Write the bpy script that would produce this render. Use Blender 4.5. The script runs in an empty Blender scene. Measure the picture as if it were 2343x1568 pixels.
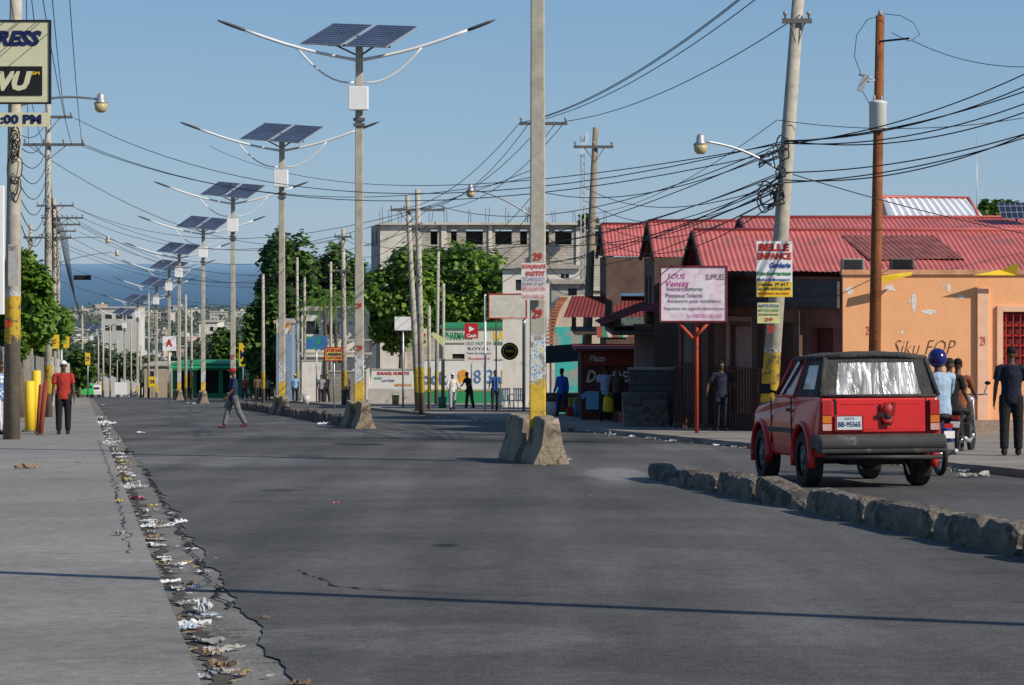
import bpy, math, random
from mathutils import Vector, Matrix, noise
R=random.Random(7)
F=5460.;CX=1171.5;HY=600.;ZC=1.31
scene=bpy.context.scene
COL=scene.collection
def gz(Y):
    if Y<190: return -0.0504*Y
    if Y<600: return -9.576-0.056*(Y-190)
    return -32.536-(Y-600)*29.464/2700
def X_(px,Y): return (px-CX)*Y/F
def Z_(py,Y): return ZC-(py-HY)*Y/F
def interp(k,Y):
    if Y<=k[0][0]: a,b=k[0],k[1]
    elif Y>=k[-1][0]: a,b=k[-2],k[-1]
    else:
        for i in range(len(k)-1):
            if k[i][0]<=Y<=k[i+1][0]: a,b=k[i],k[i+1];break
    return a[1]+(b[1]-a[1])*(Y-a[0])/(b[0]-a[0])
def XL(Y): return 0.49-0.18*Y
KM=[(0,6.3),(16.5,4.05),(24.7,2.98),(32.5,1.95),(38.7,0.5),(68,-4.4),(95,-9.1),(123,-14.3),(148,-19.2),(176,-24.5),(230,-35),(420,-70)]
KR=[(0,12.6),(32.5,7.0),(51,4.0),(82,-1.4),(123,-8.6),(176,-18.5),(420,-63)]
def XM(Y): return interp(KM,Y)
def XR(Y): return interp(KR,Y)
# ---------------- materials
MC={}
def mat(name,col,rough=.8,var=.18,scale=3.,bump=0.,bscale=25.,metal=0.,spec=.3,dirt=None,alpha=None,world=False):
    if name in MC: return MC[name]
    m=bpy.data.materials.new(name); m.use_nodes=True; nt=m.node_tree; N=nt.nodes; L=nt.links
    b=N['Principled BSDF']; b.inputs['Roughness'].default_value=rough; b.inputs['Metallic'].default_value=metal
    b.inputs['Specular IOR Level'].default_value=spec
    tc=N.new('ShaderNodeTexCoord'); vec=tc.outputs['Object']
    if world:
        g=N.new('ShaderNodeNewGeometry'); vec=g.outputs['Position']
    nz=N.new('ShaderNodeTexNoise'); nz.inputs['Scale'].default_value=scale; nz.inputs['Detail'].default_value=7; nz.inputs['Roughness'].default_value=.65
    L.new(vec,nz.inputs['Vector'])
    cr=N.new('ShaderNodeValToRGB'); cr.color_ramp.elements[0].position=.3; cr.color_ramp.elements[1].position=.7
    cr.color_ramp.elements[0].color=[c*(1-var) for c in col]+[1]; cr.color_ramp.elements[1].color=[min(1,c*(1+var)) for c in col]+[1]
    L.new(nz.outputs['Fac'],cr.inputs['Fac']); out=cr.outputs['Color']
    if dirt:
        dc,th,ds=dirt
        n2=N.new('ShaderNodeTexNoise'); n2.inputs['Scale'].default_value=ds; n2.inputs['Detail'].default_value=8; n2.inputs['Roughness'].default_value=.7
        L.new(vec,n2.inputs['Vector'])
        r2=N.new('ShaderNodeValToRGB'); r2.color_ramp.elements[0].position=th; r2.color_ramp.elements[1].position=th+.06
        L.new(n2.outputs['Fac'],r2.inputs['Fac'])
        mx=N.new('ShaderNodeMixRGB'); mx.inputs['Color2'].default_value=list(dc)+[1]
        L.new(r2.outputs['Color'],mx.inputs['Fac']); L.new(out,mx.inputs['Color1']); out=mx.outputs['Color']
    L.new(out,b.inputs['Base Color'])
    if bump:
        n3=N.new('ShaderNodeTexNoise'); n3.inputs['Scale'].default_value=bscale; n3.inputs['Detail'].default_value=6
        L.new(vec,n3.inputs['Vector'])
        bp=N.new('ShaderNodeBump'); bp.inputs['Strength'].default_value=bump; bp.inputs['Distance'].default_value=.05
        L.new(n3.outputs['Fac'],bp.inputs['Height']); L.new(bp.outputs['Normal'],b.inputs['Normal'])
    MC[name]=m; return m
def brickmat(name,c1,c2,mort,bw,bh,ms=.015,rough=.85,metal=0,wallrot=True,spec=.3,off=.5):
    if name in MC: return MC[name]
    m=bpy.data.materials.new(name); m.use_nodes=True; nt=m.node_tree; N=nt.nodes; L=nt.links
    b=N['Principled BSDF']; b.inputs['Roughness'].default_value=rough; b.inputs['Metallic'].default_value=metal; b.inputs['Specular IOR Level'].default_value=spec
    tc=N.new('ShaderNodeTexCoord'); sp=N.new('ShaderNodeSeparateXYZ'); cb=N.new('ShaderNodeCombineXYZ')
    L.new(tc.outputs['Object'],sp.inputs[0])
    if wallrot:
        ad=N.new('ShaderNodeMath'); ad.operation='ADD'; L.new(sp.outputs['X'],ad.inputs[0]); L.new(sp.outputs['Y'],ad.inputs[1])
        L.new(ad.outputs[0],cb.inputs['X']); L.new(sp.outputs['Z'],cb.inputs['Y'])
    else:
        L.new(sp.outputs['X'],cb.inputs['X']); L.new(sp.outputs['Y'],cb.inputs['Y'])
    br=N.new('ShaderNodeTexBrick'); br.offset=off; br.inputs['Scale'].default_value=1; br.inputs['Brick Width'].default_value=bw; br.inputs['Row Height'].default_value=bh
    br.inputs['Mortar Size'].default_value=ms; br.inputs['Color1'].default_value=list(c1)+[1]; br.inputs['Color2'].default_value=list(c2)+[1]; br.inputs['Mortar'].default_value=list(mort)+[1]
    L.new(cb.outputs[0],br.inputs['Vector'])
    nz=N.new('ShaderNodeTexNoise'); nz.inputs['Scale'].default_value=.8; nz.inputs['Detail'].default_value=8; L.new(tc.outputs['Object'],nz.inputs['Vector'])
    cr=N.new('ShaderNodeValToRGB'); cr.color_ramp.elements[0].position=.3; cr.color_ramp.elements[1].position=.7
    cr.color_ramp.elements[0].color=(.6,.58,.55,1); cr.color_ramp.elements[1].color=(1,1,1,1); L.new(nz.outputs['Fac'],cr.inputs['Fac'])
    mx=N.new('ShaderNodeMixRGB'); mx.blend_type='MULTIPLY'; mx.inputs['Fac'].default_value=1
    L.new(br.outputs['Color'],mx.inputs['Color1']); L.new(cr.outputs['Color'],mx.inputs['Color2']); L.new(mx.outputs['Color'],b.inputs['Base Color'])
    MC[name]=m; return m
def leafmat(name,c1,c2,c3):
    if name in MC: return MC[name]
    m=bpy.data.materials.new(name); m.use_nodes=True; nt=m.node_tree; N=nt.nodes; L=nt.links
    b=N['Principled BSDF']; b.inputs['Roughness'].default_value=.5; b.inputs['Specular IOR Level'].default_value=.35
    g=N.new('ShaderNodeNewGeometry'); cr=N.new('ShaderNodeValToRGB'); e=cr.color_ramp.elements
    e[0].color=list(c1)+[1]; e[1].color=list(c3)+[1]; k=e.new(.5); k.color=list(c2)+[1]
    L.new(g.outputs['Random Per Island'],cr.inputs['Fac']); L.new(cr.outputs['Color'],b.inputs['Base Color'])
    t=N.new('ShaderNodeBsdfTranslucent'); L.new(cr.outputs['Color'],t.inputs['Color'])
    mx=N.new('ShaderNodeMixShader'); mx.inputs[0].default_value=.4
    L.new(b.outputs[0],mx.inputs[1]); L.new(t.outputs[0],mx.inputs[2]); L.new(mx.outputs[0],N['Material Output'].inputs['Surface'])
    MC[name]=m; return m
def polemat(name,base,yl,yh,ph,seed=0):
    if name in MC: return MC[name]
    m=bpy.data.materials.new(name); m.use_nodes=True; nt=m.node_tree; N=nt.nodes; L=nt.links
    b=N['Principled BSDF']; b.inputs['Roughness'].default_value=.85
    tc=N.new('ShaderNodeTexCoord'); sp=N.new('ShaderNodeSeparateXYZ'); L.new(tc.outputs['Object'],sp.inputs[0])
    nz=N.new('ShaderNodeTexNoise'); nz.inputs['Scale'].default_value=5; nz.inputs['Detail'].default_value=8; nz.inputs['Roughness'].default_value=.7; L.new(tc.outputs['Object'],nz.inputs['Vector'])
    def ramp(src,stops,const=False):
        r=N.new('ShaderNodeValToRGB'); e=r.color_ramp.elements
        if const: r.color_ramp.interpolation='CONSTANT'
        e[0].position=stops[0][0]; e[0].color=list(stops[0][1])+[1]; e[1].position=stops[1][0]; e[1].color=list(stops[1][1])+[1]
        for s in stops[2:]:
            k=e.new(s[0]); k.color=list(s[1])+[1]
        L.new(src,r.inputs['Fac']); return r.outputs['Color']
    c0=ramp(nz.outputs['Fac'],[(.3,[x*.72 for x in base]),(.7,[x*1.18 for x in base])])
    paint=ramp(nz.outputs['Fac'],[(.40,(.16,.13,.1)),(.46,(.55,.36,.04)),(.6,(.68,.46,.05))])
    pn=N.new('ShaderNodeTexNoise'); pn.inputs['Scale'].default_value=6.5; pn.inputs['Detail'].default_value=3; L.new(tc.outputs['Object'],pn.inputs['Vector'])
    post=ramp(pn.outputs['Fac'],[(0,(.3,.28,.25)),(.42,(.62,.62,.6)),(.5,(.12,.3,.5)),(.53,(.6,.6,.58)),(.62,(.65,.5,.12)),(.65,(.7,.7,.68))],True)
    wob=N.new('ShaderNodeMath'); wob.operation='MULTIPLY_ADD'; L.new(nz.outputs['Fac'],wob.inputs[0]); wob.inputs[1].default_value=.7; L.new(sp.outputs['Z'],wob.inputs[2])
    def gt(v):
        g=N.new('ShaderNodeMath'); g.operation='GREATER_THAN'; L.new(wob.outputs[0],g.inputs[0]); g.inputs[1].default_value=v+.35; return g.outputs[0]
    def mix(f,a,c):
        x=N.new('ShaderNodeMixRGB'); L.new(f,x.inputs['Fac']); L.new(a,x.inputs['Color1']); L.new(c,x.inputs['Color2']); return x.outputs['Color']
    low=ramp(nz.outputs['Fac'],[(.3,(.1,.085,.07)),(.7,(.2,.17,.13))])
    o=mix(gt(yl),low,paint); o=mix(gt(yh),o,post); o=mix(gt(ph),o,c0)
    L.new(o,b.inputs['Base Color']); MC[name]=m; return m
# ---------------- mesh builder
class MB:
    def __init__(s): s.v=[];s.f=[];s.m=[];s.sm=[];s.mi=0
    def add(s,vs,fs,sm=False):
        o=len(s.v); s.v+=[tuple(v) for v in vs]; s.f+=[tuple(i+o for i in f) for f in fs]; s.m+=[s.mi]*len(fs); s.sm+=[sm]*len(fs); return s
    def box(s,c,d,rz=0,M=None):
        vs=[]
        for i in range(8):
            v=Vector(((-1,1)[i&1]*d[0]/2,(-1,1)[(i>>1)&1]*d[1]/2,(-1,1)[(i>>2)&1]*d[2]/2))
            if rz: v=Matrix.Rotation(rz,3,'Z')@v
            if M is not None: v=M@v
            vs.append(v+Vector(c))
        return s.add(vs,[(0,2,3,1),(4,5,7,6),(0,1,5,4),(2,6,7,3),(0,4,6,2),(1,3,7,5)])
    def b2(s,x0,x1,y0,y1,z0,z1): return s.box(((x0+x1)/2,(y0+y1)/2,(z0+z1)/2),(abs(x1-x0),abs(y1-y0),abs(z1-z0)))
    def tube(s,pts,rad,n=8,ref=None,caps=True,sm=True):
        pts=[Vector(p) for p in pts]; k=len(pts)
        if not isinstance(rad,(list,tuple)): rad=[rad]*k
        vs=[];prev=None
        for i,p in enumerate(pts):
            t=(pts[min(i+1,k-1)]-pts[max(i-1,0)])
            t=t.normalized() if t.length>1e-9 else Vector((0,0,1))
            if prev is None:
                a=Vector(ref) if ref else (Vector((1,0,0)) if abs(t.x)<.8 else Vector((0,1,0)))
            else: a=prev
            a=(a-t*a.dot(t)).normalized(); prev=a; b=t.cross(a)
            r=rad[i]; ra,rb=(r if isinstance(r,(tuple,list)) else (r,r))
            for j in range(n):
                th=2*math.pi*j/n; vs.append(p+a*math.cos(th)*ra+b*math.sin(th)*rb)
        fs=[]
        for i in range(k-1):
            for j in range(n):
                fs.append((i*n+j,i*n+(j+1)%n,(i+1)*n+(j+1)%n,(i+1)*n+j))
        if caps: fs+= [tuple(range(n-1,-1,-1)),tuple((k-1)*n+j for j in range(n))]
        return s.add(vs,fs,sm)
    def ell(s,c,r,n=12,m=8,M=None):
        vs=[];fs=[]
        for i in range(m+1):
            ph=math.pi*i/m
            for j in range(n):
                th=2*math.pi*j/n; v=Vector((r[0]*math.sin(ph)*math.cos(th),r[1]*math.sin(ph)*math.sin(th),r[2]*math.cos(ph)))
                if M is not None: v=M@v
                vs.append(v+Vector(c))
        for i in range(m):
            for j in range(n): fs.append((i*n+j,(i+1)*n+j,(i+1)*n+(j+1)%n,i*n+(j+1)%n))
        return s.add(vs,fs,True)
    def ext(s,poly,x0,x1,axis='x'):
        n=len(poly); vs=[]
        for xx in (x0,x1):
            for p in poly:
                vs.append((xx,p[0],p[1]) if axis=='x' else ((p[0],xx,p[1]) if axis=='y' else (p[0],p[1],xx)))
        fs=[(i,(i+1)%n,n+(i+1)%n,n+i) for i in range(n)]+[tuple(range(n-1,-1,-1)),tuple(range(n,2*n))]
        return s.add(vs,fs)
def meta(o,label=None,category=None,group=None,kind=None):
    if label:o['label']=label
    if category:o['category']=category
    if group:o['group']=group
    if kind:o['kind']=kind
def mk(name,mb,mats,parent=None,loc=(0,0,0),rz=0,bev=0,label=None,category=None,group=None,kind=None,bseg=2):
    me=bpy.data.meshes.new(name); me.from_pydata(mb.v,[],mb.f)
    if not isinstance(mats,(list,tuple)): mats=[mats]
    for m in mats: me.materials.append(m)
    me.polygons.foreach_set('material_index',mb.m); me.polygons.foreach_set('use_smooth',mb.sm); me.update()
    o=bpy.data.objects.new(name,me); COL.objects.link(o); o.location=loc; o.rotation_euler=(0,0,rz)
    if parent: o.parent=parent
    if bev:
        b=o.modifiers.new('b','BEVEL'); b.width=bev; b.segments=bseg; b.limit_method='ANGLE'; b.angle_limit=.6
    meta(o,label,category,group,kind); return o
def T(name,label,cat,loc,rz=0,group=None):
    o=bpy.data.objects.new(name,None); COL.objects.link(o); o.location=loc; o.rotation_euler=(0,0,rz); o.empty_display_size=.2
    meta(o,label,cat,group); return o
def copytree(src,loc,rz=None,scale=None,label=None):
    n=src.copy(); COL.objects.link(n); n.location=loc
    if rz is not None: n.rotation_euler=(0,0,rz)
    if scale: n.scale=(scale,)*3 if not isinstance(scale,tuple) else scale
    if label: n['label']=label
    def rec(a,b):
        for c in list(a.children):
            d=c.copy(); COL.objects.link(d); d.parent=b; rec(c,d)
    rec(src,n); return n
def remesh(o,v):
    m=o.modifiers.new('r','REMESH'); m.mode='VOXEL'; m.voxel_size=v; m.use_smooth_shade=True
    s=o.modifiers.new('s','SMOOTH'); s.factor=.5; s.iterations=2
def txt(parent,s,w,h,loc,m,bold=.02,shear=0,rz=0,name='lettering'):
    cu=bpy.data.curves.new('t','FONT'); cu.body=s; cu.size=1; cu.offset=bold; cu.shear=shear; cu.resolution_u=2
    ob=bpy.data.objects.new('t',cu); COL.objects.link(ob)
    me=bpy.data.meshes.new_from_object(ob); bpy.data.objects.remove(ob)
    if not len(me.vertices): return
    xs=[v.co.x for v in me.vertices]; ys=[v.co.y for v in me.vertices]
    x0,x1,y0,y1=min(xs),max(xs),min(ys),max(ys)
    for v in me.vertices: v.co=Vector(((v.co.x-(x0+x1)/2)/(x1-x0)*w,0,(v.co.y-(y0+y1)/2)/(y1-y0)*h))
    me.materials.clear(); me.materials.append(m); me.name=name
    o=bpy.data.objects.new(name,me); COL.objects.link(o); o.parent=parent; o.location=loc; o.rotation_euler=(0,0,rz); return o
# colours
conc=mat('concrete',(.40,.37,.32),.9,.25,4,.4,30,dirt=((.18,.16,.13),.62,2.5))
conc_d=mat('dark_concrete',(.17,.145,.115),.95,.4,5,.8,18,dirt=((.07,.06,.05),.55,4))
blackm=mat('black_rubber',(.015,.015,.016),.7)
wirem=mat('cable_black',(.025,.025,.027),.6)
steel=mat('galvanised_steel',(.45,.46,.47),.45,.1,metal=.6)
whitem=mat('white_paint',(.80,.79,.78),.45,.05,3,dirt=((.6,.57,.52),.66,5))
redp=mat('red_paint',(.5,.03,.02),.6,.1)
bluep=mat('blue_paint',(.02,.07,.3),.6,.1)
navy=mat('navy_paint',(.012,.02,.09),.5,.05)
greenp=mat('green_paint',(.03,.25,.1),.6,.1)
yellowp=mat('yellow_paint',(.78,.52,.03),.55,.12,dirt=((.35,.22,.06),.66,6))
blackp=mat('black_paint',(.015,.015,.015),.5,.1)
darkm=mat('dark_interior',(.02,.018,.016),.9)
woodp=mat('creosote_wood',(.22,.08,.03),.85,.45,2,.4,20)
glass=mat('dark_glass',(.03,.035,.04),.08,.1,spec=.6)
# ---------------- world, sun, camera
EL=34
S=Vector((.86,-.51,0)).normalized()*math.cos(math.radians(EL))+Vector((0,0,math.sin(math.radians(EL))))
w=bpy.data.worlds.new('World'); scene.world=w; w.use_nodes=True; nt=w.node_tree
bg=nt.nodes['Background']; sk=nt.nodes.new('ShaderNodeTexSky'); sk.sky_type='NISHITA'; sk.sun_disc=False
sk.sun_elevation=math.radians(EL); sk.sun_rotation=math.atan2(S.x,S.y); sk.air_density=1.1; sk.dust_density=.1; sk.ozone_density=4; sk.altitude=300
tcw=nt.nodes.new('ShaderNodeTexCoord'); spw=nt.nodes.new('ShaderNodeSeparateXYZ'); nt.links.new(tcw.outputs['Generated'],spw.inputs[0])
crw=nt.nodes.new('ShaderNodeValToRGB'); e=crw.color_ramp.elements; e[0].position=0; e[0].color=(.40,.57,.76,1); e[1].position=.5; e[1].color=(.10,.22,.46,1)
k_=e.new(.03); k_.color=(.36,.55,.77,1); k_=e.new(.13); k_.color=(.24,.44,.70,1)
nt.links.new(spw.outputs['Z'],crw.inputs['Fac'])
sc_=nt.nodes.new('ShaderNodeMixRGB'); sc_.blend_type='MULTIPLY'; sc_.inputs['Fac'].default_value=1; sc_.inputs['Color2'].default_value=(8.2,8.6,8.9,1); nt.links.new(crw.outputs[0],sc_.inputs['Color1'])
mx=nt.nodes.new('ShaderNodeMixRGB'); mx.inputs['Fac'].default_value=.78; nt.links.new(sc_.outputs[0],mx.inputs['Color2'])
nt.links.new(sk.outputs[0],mx.inputs['Color1']); nt.links.new(mx.outputs[0],bg.inputs['Color']); bg.inputs['Strength'].default_value=.092
sl=bpy.data.lights.new('Sun','SUN'); sl.energy=5.; sl.angle=math.radians(.5); sl.color=(1,.91,.78)
so=bpy.data.objects.new('sun_light',sl); COL.objects.link(so); so.rotation_euler=S.to_track_quat('Z','Y').to_euler()
cam=bpy.data.cameras.new('Camera'); co=bpy.data.objects.new('Camera',cam); COL.objects.link(co); scene.camera=co
co.location=(0,0,ZC); co.rotation_euler=(math.pi/2,0,0); cam.lens=F/2343*36; cam.sensor_width=36; cam.shift_y=-(784-HY)/2343; cam.clip_start=.5; cam.clip_end=200000
scene.view_settings.view_transform='Standard'
# ---------------- ground
def gp(px,py): Y=7153/(py-875); return (X_(px,Y),Y)
def groundmat(name,c0,c1,patches,track=True,speck=(.45,1.6),bump=.6):
    m=bpy.data.materials.new(name); m.use_nodes=True; nt=m.node_tree; N=nt.nodes; L=nt.links
    b=N['Principled BSDF']; b.inputs['Roughness'].default_value=.82; b.inputs['Specular IOR Level'].default_value=.28
    g=N.new('ShaderNodeNewGeometry'); P=g.outputs['Position']
    def nz(sc,det=6,rg=.6,vec=P):
        n=N.new('ShaderNodeTexNoise'); n.inputs['Scale'].default_value=sc; n.inputs['Detail'].default_value=det; n.inputs['Roughness'].default_value=rg; L.new(vec,n.inputs['Vector']); return n.outputs['Fac']
    def ramp(s,a,b_,p0,p1):
        r=N.new('ShaderNodeValToRGB'); r.color_ramp.elements[0].position=p0; r.color_ramp.elements[1].position=p1
        r.color_ramp.elements[0].color=(*a,1); r.color_ramp.elements[1].color=(*b_,1); L.new(s,r.inputs['Fac']); return r.outputs['Color']
    def scl(c,s,f0,f1,t0,t1):
        mr=N.new('ShaderNodeMapRange'); L.new(s,mr.inputs['Value'])
        for k,v in zip(('From Min','From Max','To Min','To Max'),(f0,f1,t0,t1)): mr.inputs[k].default_value=v
        vm=N.new('ShaderNodeVectorMath'); vm.operation='SCALE'; L.new(c,vm.inputs[0]); L.new(mr.outputs[0],vm.inputs['Scale']); return vm.outputs[0]
    c=ramp(nz(.22,8,.65),c0,c1,.35,.65)
    if track:
        mp=N.new('ShaderNodeMapping'); mp.inputs['Rotation'].default_value=(0,0,math.radians(-10)); mp.inputs['Scale'].default_value=(1.1,.06,1); L.new(P,mp.inputs['Vector'])
        c=scl(c,nz(1,5,.55,mp.outputs[0]),.33,.67,.68,1.22)
    c=scl(c,nz(70,3,.8),.32,.68,*speck)
    c=scl(c,nz(9,6,.75),.33,.67,.78,1.24)
    c=scl(c,nz(1.1,7,.7),.56,.72,1,.68)
    c=scl(c,nz(.5,8,.7),.56,.70,1,1.22)
    wob=nz(1.3,6,.65)
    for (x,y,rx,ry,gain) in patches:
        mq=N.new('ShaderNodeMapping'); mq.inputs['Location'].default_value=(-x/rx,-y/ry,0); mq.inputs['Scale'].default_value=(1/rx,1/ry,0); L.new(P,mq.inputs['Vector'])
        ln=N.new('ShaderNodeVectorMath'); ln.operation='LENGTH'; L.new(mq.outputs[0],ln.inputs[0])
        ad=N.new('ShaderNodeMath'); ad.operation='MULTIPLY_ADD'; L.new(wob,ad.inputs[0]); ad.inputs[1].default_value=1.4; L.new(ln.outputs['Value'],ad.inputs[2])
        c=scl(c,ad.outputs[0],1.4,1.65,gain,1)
    L.new(c,b.inputs['Base Color'])
    bp=N.new('ShaderNodeBump'); bp.inputs['Strength'].default_value=bump; bp.inputs['Distance'].default_value=.012; L.new(nz(45,4,.75),bp.inputs['Height']); L.new(bp.outputs['Normal'],b.inputs['Normal'])
    return m
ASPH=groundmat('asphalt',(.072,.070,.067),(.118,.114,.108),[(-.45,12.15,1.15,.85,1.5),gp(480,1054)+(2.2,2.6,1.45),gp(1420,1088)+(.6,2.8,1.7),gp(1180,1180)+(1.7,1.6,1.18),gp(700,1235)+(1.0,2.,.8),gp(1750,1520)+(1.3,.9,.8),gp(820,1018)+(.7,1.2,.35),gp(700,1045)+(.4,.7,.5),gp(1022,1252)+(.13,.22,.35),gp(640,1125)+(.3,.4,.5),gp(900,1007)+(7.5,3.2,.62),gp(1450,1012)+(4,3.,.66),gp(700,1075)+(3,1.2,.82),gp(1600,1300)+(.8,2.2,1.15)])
pave=groundmat('pavement_concrete',(.20,.19,.175),(.27,.255,.235),[gp(120,1180)+(1.4,1.6,.85),gp(150,1500)+(1.2,1.1,.82),gp(60,1090)+(2,2,1.12)],False,(.75,1.25),.25)
gut=mat('gutter_concrete',(.18,.17,.155),.9,.35,2,.4,30,dirt=((.08,.075,.068),.56,3),world=True)
dust=mat('dusty_ground',(.25,.225,.19),.95,.25,.5,.4,10,dirt=((.14,.125,.11),.57,1.2),world=True)
landm=mat('far_land',(.09,.10,.06),.95,.4,.02,dirt=((.2,.18,.15),.6,.03),world=True)
ys=sorted(set([-25+i for i in range(0,216)]+list(range(195,600,15))+[600,900,1400,2200,3300]))
def strip(name,fl,fr,dz,m,y0,y1,cols=4,kerbL=0,kerbR=0,kind='structure',sub=1):
    mb=MB(); yy=[y for y in ys if y0<=y<=y1]; vs=[]
    if sub>1:
        o=[]
        for a,b in zip(yy,yy[1:]):
            if b<=70: o+=[a+(b-a)*k/sub for k in range(sub)]
            else: o.append(a)
        yy=o+[yy[-1]]
    for y in yy:
        a,b=fl(y),fr(y)
        for c in range(cols+1): vs.append((a+(b-a)*c/cols,y,gz(y)+dz))
    n=cols+1
    mb.add(vs,[(i*n+j,i*n+j+1,(i+1)*n+j+1,(i+1)*n+j) for i in range(len(yy)-1) for j in range(cols)])
    for fn,h in ((fl,kerbL),(fr,kerbR)):
        if h:
            vs=[]
            for y in yy: vs+= [(fn(y),y,gz(y)+dz),(fn(y),y,gz(y)+dz-h)]
            mb.add(vs,[(2*i,2*i+1,2*i+3,2*i+2) for i in range(len(yy)-1)])
    return mk(name,mb,m,kind=kind)
strip('ground',lambda y:-400-y*.8,lambda y:400+y*.8,-.06,landm,-25,3300,12)
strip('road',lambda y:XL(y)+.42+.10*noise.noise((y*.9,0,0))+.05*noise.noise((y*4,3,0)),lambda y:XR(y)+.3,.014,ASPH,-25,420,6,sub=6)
strip('gutter',lambda y:XL(y)-.02,lambda y:XL(y)+.75,.006,gut,-25,420,2)
strip('left_pavement',lambda y:XL(y)-9,lambda y:XL(y)+.02*noise.noise((y*2.5,8,0)),.07,pave,-25,420,4,0,.1,sub=4)
strip('right_pavement',lambda y:XR(y)+.07*noise.noise((y*1.1,5,0))+.05*noise.noise((y*5,5,2)),lambda y:XR(y)+30,.12,dust,-25,420,8,.16,0,sub=4)
crackm=mat('crack_dirt',(.018,.017,.016),1,.2)
def ribbon(name,pts,w,dz,m,seed=0):
    mb=MB();vs=[];out=[]
    for i in range(len(pts)-1):
        a,b=Vector(pts[i]),Vector(pts[i+1]); k=max(2,int((b-a).length/.05))
        for j in range(k): out.append(a.lerp(b,j/k))
    for i,p in enumerate(out):
        q=out[min(i+1,len(out)-1)]-out[max(i-1,0)]; nrm=Vector((-q.y,q.x)).normalized()
        off=.08*noise.noise((i*.08,seed,0))+.05*noise.noise((i*.45,seed,3)); ww=w*max(.1,(.2+abs(noise.noise((i*.21,seed,7)))*2.4))
        for s in(-1,1):
            u=p+nrm*(off+s*ww/2); vs.append((u.x,u.y,gz(u.y)+dz))
    mb.add(vs,[(2*i,2*i+1,2*i+3,2*i+2) for i in range(len(out)-1)])
    mk(name,mb,m,kind='structure')
ribbon('road_crack',[gp(330,1075),gp(385,1170),gp(450,1285),gp(527,1400)],.045,.019,crackm,1)
ribbon('road_crack',[gp(680,1308),gp(760,1345),gp(900,1358),gp(1240,1372)],.022,.019,crackm,2)
ribbon('road_crack',[gp(500,1310),gp(600,1305),gp(680,1308)],.008,.019,crackm,3)
ribbon('road_crack',[gp(560,1075),gp(700,1082),gp(900,1090)],.012,.019,crackm,13)
ribbon('road_crack',[gp(300,1010),gp(520,1012)],.02,.019,crackm,15)
ribbon('pavement_joint',[gp(225,1015),gp(262,1120),gp(300,1290)],.018,.074,crackm,4)
ribbon('pavement_joint',[gp(0,1045),gp(240,1030)],.012,.074,crackm,6)
ribbon('pavement_joint',[gp(-20,1180),gp(270,1150)],.006,.074,crackm,7)
def seam():
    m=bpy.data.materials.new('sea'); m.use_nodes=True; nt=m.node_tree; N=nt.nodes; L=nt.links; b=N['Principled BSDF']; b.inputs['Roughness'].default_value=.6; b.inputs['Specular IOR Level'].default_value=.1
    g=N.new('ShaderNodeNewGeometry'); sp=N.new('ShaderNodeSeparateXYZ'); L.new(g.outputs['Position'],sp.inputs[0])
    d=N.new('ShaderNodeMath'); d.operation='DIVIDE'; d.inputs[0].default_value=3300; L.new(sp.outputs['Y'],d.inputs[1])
    cr=N.new('ShaderNodeValToRGB'); e=cr.color_ramp.elements; e[0].position=.04; e[0].color=(.21,.34,.47,1); e[1].position=1; e[1].color=(.07,.14,.22,1); k=e.new(.3); k.color=(.12,.21,.31,1)  # aerial haze painted into the sea colour, paler towards the horizon
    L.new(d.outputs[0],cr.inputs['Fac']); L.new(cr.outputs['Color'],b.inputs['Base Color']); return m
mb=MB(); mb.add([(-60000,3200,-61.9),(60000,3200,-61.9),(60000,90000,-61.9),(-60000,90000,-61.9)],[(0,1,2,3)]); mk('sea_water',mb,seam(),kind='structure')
# ---------------- trees
lf=leafmat('foliage',(.045,.09,.022),(.08,.155,.032),(.14,.24,.05))
lf2=leafmat('foliage_bright',(.07,.14,.02),(.13,.25,.03),(.22,.36,.06))
lff=leafmat('foliage_far_haze',(.07,.105,.06),(.10,.145,.075),(.15,.20,.09))  # leaf colours lightened to carry the haze of distance
bark=mat('bark',(.14,.105,.07),.95,.3,4,.5)
def leaves(mb,blobs,n,size,seed=0,gap=-.12):
    rr=random.Random(seed); W=[b[3]*b[4]*b[5] for b in blobs]; tot=0
    while tot<n:
        b=rr.choices(blobs,W)[0]; v=Vector((rr.gauss(0,1),rr.gauss(0,1),rr.gauss(0,1))).normalized(); rad=(rr.random()**.33)*rr.choice((1,1,1,1.15)); rad*=1+.22*noise.noise(v*2.6+Vector((b[0],b[2],seed)))
        v=v*rad
        p=Vector((b[0]+v.x*b[3],b[1]+v.y*b[4],b[2]+v.z*b[5])); tot+=1
        if noise.noise(p*(1.6/max(.5,size*4))+Vector((seed,0,0)))<gap: continue
        s=size*rr.uniform(.5,1.3); a=rr.uniform(0,6.28); t=Vector((math.cos(a),math.sin(a),rr.uniform(-.8,.25))).normalized()
        nrm=(v.normalized()+Vector((rr.uniform(-.7,.7),rr.uniform(-.7,.7),rr.uniform(.1,1.1))))
        u=t.cross(nrm).normalized()*s*.48
        mb.add([p,p+t*s*.5+u,p+t*s,p+t*s*.5-u],[(0,1,2,3)])
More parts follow.
